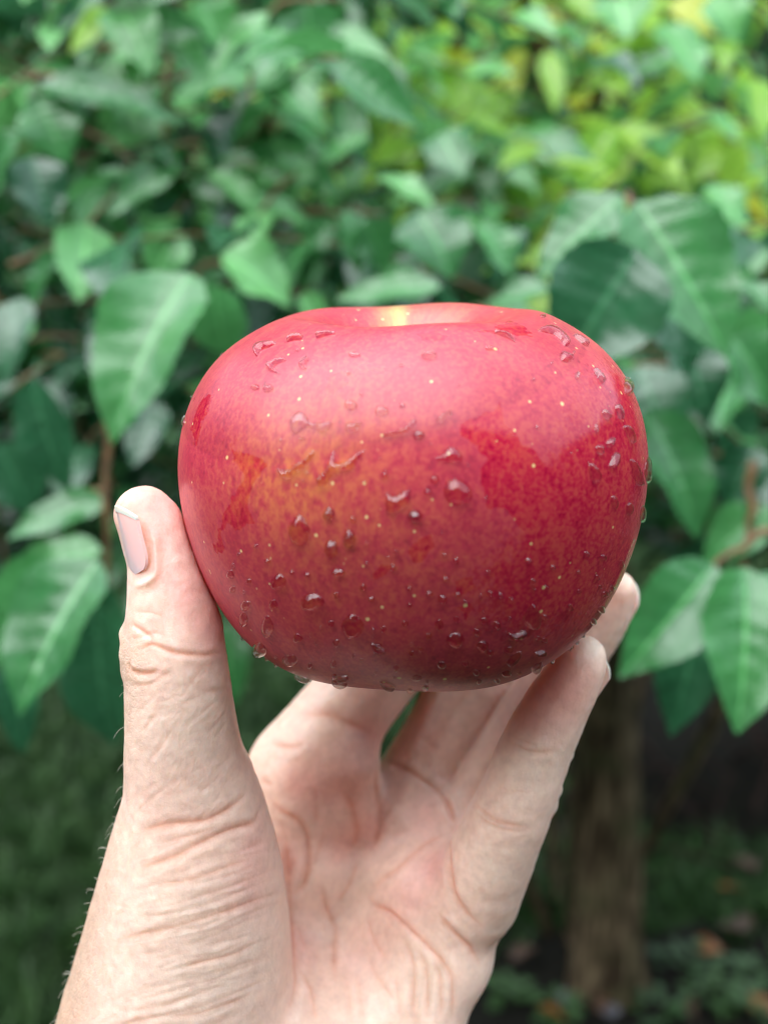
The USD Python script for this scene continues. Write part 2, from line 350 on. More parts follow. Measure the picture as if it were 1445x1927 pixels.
disp, crease_tint = np.zeros(len(hv)), np.zeros(len(hv))
samp, info = [], []
for ci, (pl, dep, wid, bul) in enumerate(CREASES):
    t = np.concatenate([[0], np.cumsum(np.linalg.norm(np.diff(pl, axis=0), axis=1))])
    u = np.arange(0, t[-1], 4.0); q = (PchipInterpolator(t, pl) if len(pl) > 2 else CubicSpline(t, pl))(u)
    samp.append(q); info.append(np.stack([np.full(len(u), ci), np.minimum(1, np.minimum(u, t[-1] - u) / (0.22 * t[-1] + 1))], 1))
S_all, I_all = np.vstack(samp), np.vstack(info)
order_ = np.argsort(hd)
cell_ = (np.floor(hpx / 4).astype(int), np.floor(hpy / 4).astype(int))
fr_ = (hn @ FWD < 0.15) & (hpx > 0) & (hpx < 1500) & (hpy > 800) & (hpy < 2100)
buf = np.full((400, 560), 9.0); np.minimum.at(buf, (np.clip(cell_[0][fr_], 0, 399), np.clip(cell_[1][fr_], 0, 559)), hd[fr_])
P_all, hit_ = trace(hand_sdf, S_all[:, 0], S_all[:, 1], n=55)
for ci, (pl, dep, wid, bul) in enumerate(CREASES):
    k = (I_all[:, 0] == ci) & hit_; P, tp = P_all[k], I_all[k, 1]
    if len(P) < 3: continue
    R = 5 * wid; inb = np.flatnonzero(((hv > P.min(0) - R) & (hv < P.max(0) + R)).all(1))
    for _ in range(5 if len(P) > 3 else 0):
        P = np.stack([np.convolve(np.pad(P[:, j], 1, 'edge'), [.25, .5, .25], 'valid') for j in range(3)], 1)
    uu = np.linspace(0, len(P) - 1, len(P) * 3); P = np.stack([np.interp(uu, np.arange(len(P)), P[:, j]) for j in range(3)], 1); tp = np.interp(uu, np.arange(len(tp)), tp)
    if len(inb) == 0: continue
    d, j = cKDTree(P).query(hv[inb], distance_upper_bound=R)
    ok = np.isfinite(d); inb, d, j = inb[ok], d[ok], j[ok]
    g = np.exp(-np.abs(d / wid) ** (0.95 if bul > .65 else 1.3))
    dep_ = dep * (0.34 if dep > 0 else 1.0) * (0.55 + 0.9 * meshkit.noise(P[j] * 210, ci)); disp[inb] += dep_ * tp[j] * (-g + 0.75 * bul * np.exp(-((d - 2.0 * wid) / (1.5 * wid)) ** 2))
    crease_tint[inb] = np.maximum(crease_tint[inb], g * tp[j] * np.clip(dep / .0008, 0, 1))
disp += (meshkit.fbm(hv * 260, 3, 5) - 0.5) * 0.00032
hv = hv + hn * disp[:, None]
hn = normals_of(hv, hf)

# skin colour: pale palm, tanned back of the hand, pink pads and creases
tint = np.tile(V3(0.72, 0.51, 0.405), (len(hv), 1))
def spot(px, py, r, col, s):
    d0 = buf[int(px / 4), int(py / 4)]; c = at(px, py, d0 if d0 < 1 else 0.18)
    w = min(.9, 1.25 * s) * np.exp(-(np.linalg.norm(hv - c, axis=1) / (r * 0.18 / F)) ** 2); tint[:] = tint * (1 - w[:, None]) + np.array(col) * w[:, None]
PINK, ROSE, PALE = (0.69, 0.34, 0.29), (0.64, 0.275, 0.22), (0.70, 0.55, 0.44)
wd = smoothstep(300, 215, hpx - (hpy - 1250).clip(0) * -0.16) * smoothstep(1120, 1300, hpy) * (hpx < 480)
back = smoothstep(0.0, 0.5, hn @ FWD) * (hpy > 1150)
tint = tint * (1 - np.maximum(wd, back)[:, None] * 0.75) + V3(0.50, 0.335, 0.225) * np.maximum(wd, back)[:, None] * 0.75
for a in [(262, 928, 42, ROSE, .6), (300, 940, 60, PINK, .8), (345, 1010, 60, PINK, .5), (350, 1110, 70, PINK, .6), (400, 1190, 40, PINK, .6), (270, 1120, 30, PALE, .5), (345, 1370, 90, PALE, .5),
          (1050, 1290, 70, ROSE, .65), (1010, 1340, 50, PINK, .4), (985, 1460, 60, PALE, .5), (640, 1480, 75, ROSE, .55), (560, 1475, 40, ROSE, .4), (690, 1560, 60, ROSE, .5), (640, 1590, 50, ROSE, .4),
          (800, 1540, 60, PINK, .4), (815, 1625, 60, PINK, .6), (760, 1690, 60, PINK, .4), (545, 1620, 40, ROSE, .4), (480, 1590, 50, PINK, .35), (470, 1680, 60, PINK, .35), (330, 1720, 90, PALE, .6), (360, 1850, 110, PALE, .6),
          (620, 1340, 60, PALE, .4), (700, 1380, 50, ROSE, .5), (800, 1380, 60, PINK, .35), (680, 1800, 80, PINK, .3), (800, 1850, 60, PALE, .5), (560, 1780, 50, PINK, .4), (940, 1640, 60, PALE, .5), (1115, 1215, 30, PALE, .8), (700, 1900, 90, PALE, .4)]: spot(*a)
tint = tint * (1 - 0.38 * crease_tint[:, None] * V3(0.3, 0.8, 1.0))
tint *= (0.93 + 0.14 * meshkit.fbm(hv * 420, 3, 9))[:, None]
dorsal = np.clip(np.maximum(wd, back), 0, 1)

skin = mat('skin', {
    'a': ('attribute', {'attribute': 'tint'}), 'b': ('attribute', {'attribute': 'dorsal'}), 'g': ('geometry', {}),
    'vo': ('voronoi_texture', {'feature': 'distance_to_edge', 'scale': 1150.0}), 'vr': ('map_range', {'value': 0, 'from_min': 0.0, 'from_max': 0.22, 'to_min': 0.0, 'to_max': 1.0, 'clamp': True}),
    'nz': ('noise_texture', {'scale': 2600.0, 'detail': 3.0, 'roughness': 0.6}), 'mp': ('mapping', {'scale': (1.0, 0.5, 0.32), 'rotation': (0.0, 0.9, 0.0)}),
    'n2': ('noise_texture', {'scale': 1500.0, 'detail': 2.0, 'roughness': 0.5}), 'n3': ('noise_texture', {'scale': 500.0, 'detail': 4.0, 'roughness': 0.65}),
    'k0': ('math', {'math_type': 'multiply', 'value2': 0.5}), 'k1': ('math', {'math_type': 'multiply_add', 'value1': 1.9, 'value3': 0.15}),
    's1': ('math', {'math_type': 'add', 'value1': 0.5}), 's2': ('math', {'math_type': 'add', 'value1': 0.5}),
    'bp': ('bump', {'strength': 0.34, 'distance': 0.00016}),
    'rr': ('map_range', {'value': 0, 'from_min': 0.3, 'from_max': 0.7, 'to_min': 0.32, 'to_max': 0.48, 'clamp': True}),
    'mo': ('rgb_ramp', {'ramp': [(0.3, (0.90, 0.86, 0.86)), (0.7, (1.06, 1.06, 1.05))]}), 'mx': ('mix_color', {'blend_type': 'multiply', 'fac': 1.0, 'use_clamp': False}),
    'p': ('principled_bsdf', {'subsurface_weight': 0.55, 'subsurface_radius': (1.0, 0.45, 0.28), 'subsurface_scale': 0.0014, 'specular_ior_level': 0.42, 'subsurface_method': 'random_walk'})},
    [('g.position', 'vo.vector'), ('g.position', 'nz.vector'), ('g.position', 'mp.vector'), ('mp.vector', 'n2.vector'), ('g.position', 'n3.vector'), ('vo.distance', 'vr.value'),
     ('b.fac', 'k1.value2'), ('vr.result', 'k0.value1'), ('k1.value', 'k0.value2'), ('k0.value', 's1.value1'), ('n2.fac', 's1.value2'), ('s1.value', 's2.value1'), ('nz.fac', 's2.value2'), ('s2.value', 'bp.height'),
     ('bp.normal', 'p.normal'), ('n3.fac', 'rr.value'), ('rr.result', 'p.roughness'), ('n3.fac', 'mo.fac'), ('a.color', 'mx.a'), ('mo.color', 'mx.b'), ('mx.result', 'p.base_color')], 'p.BSDF')
nailm = mat('nail', {'p': ('principled_bsdf', {'base_color': (0.70, 0.42, 0.39), 'roughness': 0.34, 'subsurface_weight': 0.4, 'subsurface_scale': 0.0015, 'specular_ior_level': 0.4})}, [], 'p.BSDF')
nailtip = mat('nail_edge', {'p': ('principled_bsdf', {'base_color': (0.68, 0.62, 0.52), 'roughness': 0.4, 'subsurface_weight': 0.3, 'subsurface_scale': 0.001})}, [], 'p.BSDF')
hairm = mat('hair', {'p': ('principled_bsdf', {'base_color': (0.75, 0.70, 0.60), 'roughness': 0.35})}, [], 'p.BSDF')

HBASE = at(430, 2050, .19)
hand = thing('hand', 'pale bare left hand holding up the wet red apple on thumb and fingertips', 'hand', HBASE)
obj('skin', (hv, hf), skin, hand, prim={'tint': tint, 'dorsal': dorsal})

def nail(tip, base, normal, width, half, lift=0.0, over=0.0006):
    """A curved plate: base and tip are points on the finger's back, normal points away from the finger."""
    L = tip - base; ln = np.linalg.norm(L); ax = L / ln; nn = unit(normal - ax * (normal @ ax)); sd = np.cross(ax, nn); R = width / 2 / math.sin(half)
    def plate(v0, v1, nv, up=0.0):
        vs = []
        for top in (1, 0):
            for v in np.linspace(v0, v1, nv):
                sh = 0.74 + 0.26 * math.sin(min(1, v / 0.3 + .12) * math.pi / 2) ** 0.6
                for u in np.linspace(-1, 1, 15):
                    a = u * half * sh; end = -0.34 * ln * u * u
                    vs.append(base + ax * (v * ln + (0.07 * ln * u * u * (1 - v) ** 4) + end * max(0.0, v - 0.25) ** 1.5) + sd * R * math.sin(a) + nn * (R * (math.cos(a) - 1) + lift + up + 0.0005 * math.sin(min(v, 1) * 1.5) + (0.0 if top else -0.0005)))
        vs = np.array(vs); f = grid_faces(nv, 15); o = nv * 15
        ed = [(i, i + 1) for i in range(14)] + [(14 + 15 * i, 29 + 15 * i) for i in range(nv - 1)] + [(o - 1 - i, o - 2 - i) for i in range(14)] + [(15 * (nv - 1 - i), 15 * (nv - 2 - i)) for i in range(nv - 1)]
        return vs, np.vstack([f, f[:, ::-1] + o, [(b, a, a + o, b + o) for a, b in ed]])
    n_ = obj('nail', plate(0.0, 0.96, 16), nailm, hand, smooth=35); obj('free_edge', plate(0.93, 1.02, 4, .00007), nailtip, n_, smooth=35)
tx = unit(at(277, 975, .1685) - at(322, 1140, .1682))
lft = unit(np.cross(tx, FWD)); lft = lft if lft @ RIGHT < 0 else -lft
nail(at(223, 953, .1655), at(248, 1086, .1653), lft * 0.95 - FWD * 0.30, .0118, math.radians(55), .00015)
nail(at(1129, 1237, .1812), at(1086, 1302, .1842), RIGHT * 0.42 + FWD * 0.92, .0080, math.radians(55))
nail(at(1183, 1093, .2068), at(1134, 1192, .2130), RIGHT * 0.42 + FWD * 0.92, .0092, math.radians(55))
nail(at(1085, 950, .2340), at(1085, 1020, .2385), FWD * 0.9 + RIGHT * 0.4, .011, math.radians(55))
nail(at(952, 945, .2415), at(925, 1015, .2435), FWD * 0.95 + UP * 0.1, .012, math.radians(55))
# fine pale hairs along the wrist and the back of the thumb
hp, hc, hw = [], [], []
cand = np.flatnonzero((np.abs(hn @ FWD) < 0.30) & (hn @ RIGHT < -0.6) & (hpy > 1260) & (hpy < 1990) & (hpx < 260))
for j in rng.choice(cand, min(46, len(cand)), replace=False):
    L = rng.uniform(.0008, .0028); d = unit(hn[j] * 0.8 - UP * rng.uniform(-0.2, 0.9) + rng.normal(0, .3, 3)); c = hv[j]
    pts = [c - hn[j] * .0003, c + d * L * .4, c + d * L * .75 - UP * L * .08, c + d * L - UP * L * rng.uniform(.1, .4)]
    hp += pts; hc.append(4); hw += [.00004, .000036, .00003, .000015]
bc = UsdGeom.BasisCurves.Define(stage, str(hand.GetPath()) + '/hair'); bc.CreateTypeAttr('cubic'); bc.CreateBasisAttr('catmullRom'); bc.CreateWrapAttr('pinned')
bc.CreatePointsAttr(Vt.Vec3fArray.FromNumpy((np.array(hp) - HBASE).astype(np.float32))); bc.CreateCurveVertexCountsAttr(hc); bc.CreateWidthsAttr(hw); bc.SetWidthsInterpolation('vertex')
UsdShade.MaterialBindingAPI.Apply(bc.GetPrim()).Bind(hairm)
tag(bc.GetPrim(), kind='stuff')

# ================================================================ APPLE: surface, colour, water
NP_, NA = 380, 640
pol = np.linspace(0.004, np.pi - 0.004, NP_); azm = np.arange(NA) * 2 * np.pi / NA
PP, AA = np.meshgrid(pol, azm, indexing='ij'); RR = a_radius(PP, AA)
loc = np.stack([RR * np.sin(PP) * np.cos(AA), RR * np.sin(PP) * np.sin(AA), RR * np.cos(PP)], -1).reshape(-1, 3)
loc *= (1 + 0.006 * (meshkit.fbm(loc * 45, 3, 3) - 0.5))[:, None]
av = A_C + loc @ A_AX
af = grid_faces(NP_, NA, True); af = np.vstack([af[:, [0, 2, 1]], af[:, [0, 3, 2]]]); af = af if np.mean(np.einsum('ij,ij->i', normals_of(av, af), av - A_C)) > 0 else af[:, ::-1]
an = normals_of(av, af); apx, apy, ad = seen(av); afront = (an @ FWD < 0.25)
T = lambda off, pts, s=500 / 1445: [(off[0] + x * s, off[1] + y * s) for x, y in pts]
O1, O2, O3, O4 = (300, 540), (740, 540), (380, 900), (780, 950)
FILMS = [T(O1, [(705, 745), (715, 700), (760, 672), (795, 690), (815, 730), (870, 738), (935, 732), (930, 765), (882, 800), (850, 775), (790, 765), (738, 802)]),
 T(O1, [(640, 985), (700, 990), (745, 955), (790, 935), (835, 885), (842, 915), (785, 985), (740, 1015), (705, 1048), (668, 1040)]),
 T(O1, [(862, 1085), (852, 1035), (905, 985), (948, 890), (958, 950), (1005, 952), (1060, 912), (1125, 885), (1075, 945), (1045, 1000), (945, 1012), (900, 1085)]),
 T(O1, [(1200, 815), (1250, 790), (1325, 765), (1370, 722), (1400, 725), (1372, 785), (1320, 808), (1270, 815)]),
 T(O1, [(1012, 782), (1018, 735), (1062, 738), (1105, 735), (1062, 792)]),
 T(O1, [(508, 350), (520, 318), (562, 298), (640, 300), (598, 328), (552, 345), (530, 378)]), T(O1, [(690, 300), (720, 264), (782, 262), (772, 288), (728, 292)]),
 T(O1, [(578, 440), (598, 412), (665, 388), (692, 400), (640, 420), (622, 445), (658, 472), (610, 462)]), T(O1, [(760, 425), (800, 382), (812, 400), (790, 425), (800, 445), (775, 445)]),
 T(O1, [(850, 265), (900, 250), (960, 252), (900, 268), (855, 282)]), T(O1, [(1235, 1120), (1280, 1135), (1330, 1105), (1362, 1130), (1355, 1185), (1300, 1215), (1240, 1240), (1230, 1180)]),
 T(O2, [(220, 930), (262, 912), (300, 868), (350, 880), (378, 920), (360, 957), (280, 952)]), T(O2, [(232, 735), (240, 708), (270, 680), (320, 666), (302, 692), (285, 712), (265, 742)]),
 T(O2, [(785, 235), (850, 210), (920, 248), (962, 308), (932, 322), (892, 272), (830, 248)]), T(O2, [(978, 258), (1030, 288), (1060, 322), (1040, 318), (1005, 290)]),
 T(O2, [(545, 250), (600, 255), (660, 295), (672, 306), (610, 275)]), T(O2, [(912, 352), (960, 365), (980, 390), (935, 412), (905, 385)]), T(O2, [(985, 470), (1003, 470), (1000, 502), (990, 500)]),
 T(O2, [(1088, 445), (1105, 455), (1142, 515), (1120, 510)]), T(O2, [(1135, 665), (1165, 690), (1172, 722), (1140, 705)]), T(O2, [(1158, 838), (1195, 815), (1192, 855), (1165, 872)]),
 T(O2, [(1095, 870), (1125, 855), (1142, 880), (1130, 918), (1108, 905)]), T(O2, [(1172, 965), (1200, 905), (1226, 910), (1215, 970), (1180, 985)]), T(O2, [(1060, 975), (1090, 960), (1125, 1010), (1118, 1055), (1080, 1060)]),
 T(O2, [(1285, 940), (1320, 960), (1348, 1050), (1340, 1085), (1305, 1030)]), T(O2, [(1252, 755), (1290, 770), (1305, 850), (1275, 820)]), T(O2, [(1205, 640), (1232, 655), (1240, 722), (1215, 690)]), T(O2, [(150, 380), (190, 360), (240, 372), (200, 395)]),
 T(O4, [(492, 682), (530, 700), (600, 680), (600, 705), (570, 722), (530, 718)]), T(O4, [(495, 860), (540, 815), (580, 795), (570, 830), (530, 865)]), T(O4, [(632, 895), (660, 865), (692, 855), (680, 895), (645, 912)]), T(O4, [(650, 808), (690, 790), (712, 795), (690, 815)]),
 T(O3, [(918, 900), (960, 910), (1003, 940), (980, 952), (940, 945)]), T(O3, [(965, 1105), (1010, 1115), (1055, 1138), (1000, 1138)]), T(O3, [(735, 1080), (790, 1075), (795, 1092), (750, 1095)]), T(O3, [(705, 1100), (760, 1110), (795, 1122), (740, 1125)]), T(O3, [(500, 1068), (560, 1082), (590, 1098), (530, 1088)])]
DROPS = [(*T(O1, [(x, y)])[0], w, h, t) for x, y, w, h, t in [(1208, 675, 26, 21, 0), (1410, 805, 21, 17, 0), (760, 1320, 42, 58, .5), (1385, 1245, 25, 24, .2), (922, 1225, 16, 24, .3), (1030, 1375, 20, 30, .3), (938, 1412, 22, 22, 0), (520, 545, 17, 12, 0), (590, 550, 20, 16, 0), (1040, 640, 26, 20, .2), (1060, 368, 22, 10, 0), (1320, 645, 12, 11, 0), (775, 825, 12, 8, 0), (660, 832, 7, 7, 0), (1225, 1020, 14, 18, .3)]]
DROPS += [(*T(O2, [(x, y)])[0], w, h, t) for x, y, w, h, t in [(350, 1112, 53, 52, .15), (224, 1046, 17, 20, .3), (188, 1112, 17, 16, .2), (118, 1245, 27, 25, .3), (138, 805, 21, 19, 0), (532, 332, 24, 9, 0), (405, 970, 6, 7, 0), (1105, 770, 9, 22, .3), (1200, 1170, 15, 26, .2), (1285, 1205, 14, 24, .2)]]
DROPS += [(*T(O3, [(x, y)])[0], w, h, t) for x, y, w, h, t in [(700, 385, 26, 36, .4), (800, 325, 24, 36, .2), (740, 512, 24, 17, .1), (416, 562, 28, 31, .35), (598, 672, 43, 33, .2), (820, 802, 45, 44, .45), (390, 686, 16, 18, .2), (237, 692, 19, 20, 0), (226, 767, 17, 27, .3), (355, 806, 24, 42, .5), (520, 870, 18, 17, 0), (306, 940, 29, 32, .1), (480, 990, 29, 21, 0), (732, 897, 15, 14, .1), (985, 822, 11, 11, 0), (932, 826, 8, 8, 0), (930, 856, 7, 7, 0), (1180, 856, 6, 8, 0), (1310, 657, 19, 18, .3), (1290, 797, 14, 21, .3), (1231, 858, 12, 14, .2), (1378, 880, 32, 29, .1), (1300, 1016, 15, 12, 0), (1165, 1086, 19, 11, 0), (1131, 1160, 16, 9, 0), (1215, 1145, 11, 10, 0), (1225, 1110, 9, 9, 0), (593, 851, 7, 11, 0), (622, 892, 8, 12, .2), (690, 195, 22, 24, .2), (155, 522, 14, 17, .2), (823, 222, 14, 16, .3), (1060, 410, 9, 14, .3)]]
DROPS += [(*T(O4, [(x, y)])[0], w, h, t) for x, y, w, h, t in [(640, 612, 34, 50, .45), (450, 657, 16, 16, .1), (370, 770, 22, 19, .1), (410, 806, 11, 10, 0), (512, 790, 17, 14, .1), (500, 920, 20, 11, 0), (450, 960, 11, 9, 0), (571, 918, 11, 6, 0), (336, 913, 15, 10, 0), (150, 871, 16, 14, 0), (710, 613, 11, 11, 0), (675, 726, 11, 9, 0), (706, 736, 12, 9, 0), (380, 632, 16, 15, .2), (360, 500, 8, 12, .2), (20, 942, 14, 9, 0), (60, 995, 13, 9, 0)]]
EDGE = [(1184, 724, 20, 40, .1), (1221, 884, 16, 54, .2), (1211, 968, 14, 32, .2), (343, 790, 9, 20, 0), (1132, 1148, 13, 15, 0), (1117, 1170, 12, 12, 0), (1152, 1108, 9, 12, 0), (1170, 1062, 7, 16, 0), (1022, 594, 12, 6, 0), (410, 660, 8, 10, 0), (358, 745, 7, 9, 0)]
DROPS += EDGE
rd = np.random.default_rng(21)
for k in range(120):
    x, y = rd.uniform(430, 1160), rd.uniform(1040, 1290); r = rd.uniform(3.0, 6.5)
    if all(abs(x - q[0]) > q[2] * .7 + r or abs(y - q[1]) > q[3] * .7 + r for q in DROPS): DROPS.append((x, y, r * 2, r * 2 * rd.uniform(.8, 1.2), 0))
for k in range(26):
    x, y = rd.uniform(480, 1150), rd.uniform(640, 1040); r = rd.uniform(2.5, 4.5)
    if all(abs(x - q[0]) > q[2] * .7 + r or abs(y - q[1]) > q[3] * .7 + r for q in DROPS): DROPS.append((x, y, r * 2, r * 2, 0))
def drop_outline(x, y, w, h, t, n=40):
    a = np.linspace(0, 2 * np.pi, n, endpoint=False); wob = 1 + 0.05 * np.sin(2 * a + x) + 0.04 * np.sin(3 * a + y)
    dx, dy = np.cos(a) * w / 2 * wob, np.sin(a) * h / 2 * wob
    dx *= np.where(dy < 0, 1 - t * (np.abs(dy) / (h / 2)) ** 1.2, 1); return np.stack([x + dx + t * 3 * np.sin(x) * (dy < 0), y + dy], 1)
def water(outline, hmax):
    o = np.array(outline, float)
    if len(o) < 25:
        t = np.arange(len(o) + 1); o = CubicSpline(t, np.vstack([o, o[:1]]), bc_type='periodic')(np.linspace(0, len(o), 4 * len(o), endpoint=False))
    pg = shapely.Polygon(o).buffer(0); pg = pg if pg.geom_type == 'Polygon' else max(pg.geoms, key=lambda g: g.area)
    size = math.sqrt(pg.area); st = max(size / 11, 0.7)
    nb = int(np.clip(pg.length / st, 18, 90)); b = np.array([pg.exterior.interpolate(k / nb, normalized=True).coords[0] for k in range(nb)])
    x0, y0, x1, y1 = pg.bounds; gx, gy = np.meshgrid(np.arange(x0, x1, st), np.arange(y0, y1, st)); gx = gx + (np.arange(len(gx))[:, None] % 2) * st / 2
    q = np.stack([gx.ravel(), gy.ravel()], 1); inside = pg.buffer(-st * 0.45); q = q[shapely.contains_xy(inside, q[:, 0], q[:, 1])] if not inside.is_empty else q[:0]
    if len(q) < 1: q = np.array([[pg.centroid.x, pg.centroid.y]])
    v2 = np.vstack([b, q]); tri = Delaunay(v2).simplices; c = v2[tri].mean(1); tri = tri[shapely.contains_xy(pg, c[:, 0], c[:, 1])]
    dist = np.array([pg.exterior.distance(shapely.Point(*k)) for k in v2]); dm = max(dist.max(), 1e-6)
    yy = (v2[:, 1] - y0) / max(y1 - y0, 1e-6); e = np.clip(dist / dm, 0, 1)
    hh = hmax * (1 - (1 - e) ** 2) ** 0.95 * (0.78 + 0.35 * yy)
    P, _ = trace(a_sdf, v2[:, 0], v2[:, 1], n=50); P = a_onto(P, np.zeros(len(P))); N = a_normal(P)
    top, bot = P + N * hh[:, None] + N * 2e-5, P - N * 0.00022
    f1 = tri if np.einsum('ij,ij->i', np.cross(top[tri[:, 1]] - top[tri[:, 0]], top[tri[:, 2]] - top[tri[:, 0]]), N[tri[:, 0]]).sum() > 0 else tri[:, ::-1]
    n = len(v2); i = np.arange(nb); j = (i + 1) % nb; sign = 1 if ((b[:, 0] * np.roll(b[:, 1], -1) - np.roll(b[:, 0], -1) * b[:, 1]).sum() > 0) else -1
    side = np.vstack([np.stack([i, j, j + n], 1), np.stack([i, j + n, i + n], 1)]); side = side if sign > 0 else side[:, ::-1]
    return np.vstack([top, bot]), np.vstack([f1, f1[:, ::-1] + n, side]), P.mean(0)
WETP = [T(O2, [(360, 735), (400, 690), (500, 680), (560, 655), (572, 615), (602, 700), (612, 765), (680, 840), (692, 890), (790, 898), (820, 960), (860, 1000), (900, 990), (950, 1060), (1000, 1200), (1050, 1330), (1000, 1560), (960, 1750), (880, 1700), (840, 1500), (700, 1440), (720, 1330), (620, 1210), (515, 1200), (492, 1050), (500, 930), (412, 820), (368, 800)]),
 T(O2, [(1000, 660), (1040, 650), (1080, 690), (1060, 730), (1020, 710)]), T(O2, [(1180, 470), (1230, 500), (1290, 640), (1330, 760), (1300, 760), (1240, 620)]), T(O2, [(1190, 1380), (1280, 1340), (1300, 1430), (1240, 1560), (1180, 1660), (1150, 1550)]),
 T(O4, [(415, 345), (470, 310), (520, 320), (530, 360), (480, 400), (430, 385)]), T(O4, [(220, 420), (300, 390), (330, 440), (270, 480), (230, 470)]), T(O4, [(230, 560), (290, 530), (320, 570), (260, 620)]), T(O4, [(560, 300), (640, 250), (720, 330), (740, 480), (690, 560), (640, 500), (600, 400)]), T(O4, [(820, 300), (900, 250), (960, 330), (930, 450), (850, 520), (820, 420)]),
 T(O4, [(560, 520), (640, 470), (680, 540), (690, 640), (600, 660)]), T(O1, [(900, 490), (980, 470), (1020, 520), (960, 570), (905, 560)]), T(O1, [(380, 880), (480, 900), (560, 930), (600, 980), (520, 1080), (470, 1180), (520, 1300), (440, 1330), (360, 1290), (330, 1330), (350, 1420), (300, 1420), (330, 1250), (430, 1140), (450, 1030)]),
 T(O1, [(170, 780), (210, 640), (270, 560), (300, 600), (240, 720), (190, 870)]), T(O3, [(1120, 420), (1180, 360), (1260, 310), (1270, 360), (1200, 430), (1140, 460)]), T(O3, [(930, 520), (980, 470), (1040, 490), (1000, 540), (940, 560)]), T(O1, [(1060, 440), (1130, 420), (1260, 440), (1230, 475), (1110, 480)]), T(O2, [(130, 240), (240, 230), (300, 260), (220, 290), (160, 270)]), T(O2, [(430, 225), (640, 205), (740, 275), (690, 285), (560, 240)])]
wet = np.zeros(len(av)); idx = np.flatnonzero(afront)
wx = (meshkit.fbm(av * 330, 3, 31) - .5) * 34; wy = (meshkit.fbm(av * 330, 3, 32) - .5) * 34
pts2 = shapely.points(apx[idx] + wx[idx], apy[idx] + wy[idx]); pts3 = shapely.points(apx[idx], apy[idx])
WETD = [drop_outline(x, y, w * 1.02, h * 1.02, t, 20) for x, y, w, h, t in DROPS if w > 9]
for pi_, pl in enumerate(WETP + FILMS + WETD):
    pq = pts2 if pi_ < len(WETP) else pts3; sharp = 16 if pi_ < len(WETP) else 5
    pg = shapely.Polygon(pl).buffer(0); bd = pg.bounds; k = np.flatnonzero((apx[idx] > bd[0] - 12) & (apx[idx] < bd[2] + 12) & (apy[idx] > bd[1] - 12) & (apy[idx] < bd[3] + 12))
    if len(k) == 0: continue
    d = shapely.distance(pg.exterior if pg.geom_type == 'Polygon' else pg.boundary, pq[k]); ins = shapely.contains(pg, pq[k]); sdv = np.where(ins, d, -d)
    wet[idx[k]] = np.maximum(wet[idx[k]], np.clip(0.5 + sdv / sharp, 0, 1))
gz0 = lambda x, y, sx, sy: np.exp(-((apx - x) / sx) ** 2 - ((apy - y) / sy) ** 2) * (an @ FWD < 0.3)
wet = np.maximum(wet, np.clip(.56 * gz0(1090, 960, 150, 230) + .50 * gz0(1150, 800, 80, 150) + .44 * gz0(960, 1130, 190, 130) + .40 * gz0(430, 830, 90, 150) + .34 * gz0(760, 670, 260, 60), 0, .62))
gz = lambda x, y, sx, sy, s: s * np.exp(-((apx - x) / sx) ** 2 - ((apy - y) / sy) ** 2) * (an @ FWD < 0.3)
gold = np.clip(gz(560, 900, 90, 90, .85) + gz(480, 900, 60, 110, .35) + gz(640, 800, 80, 90, .35) + gz(700, 960, 120, 130, .35) + gz(600, 1080, 110, 100, .25) + gz(820, 1080, 120, 90, .18), 0, 1)
streak = np.stack([np.cos(AA), np.sin(AA), PP * 0.7], -1).reshape(-1, 3)
cav = np.clip(smoothstep(0.26, 0.08, PP).ravel() + ((PP.ravel() < 0.62) & (loc[:, 1] > 0)) * (0.95 * np.exp(-((apx - 742) / 30) ** 2) + .2 * np.exp(-((apx - 840) / 70) ** 2)) * smoothstep(.60, .40, PP).ravel(), 0, 1.2); gold = gold * 0.62

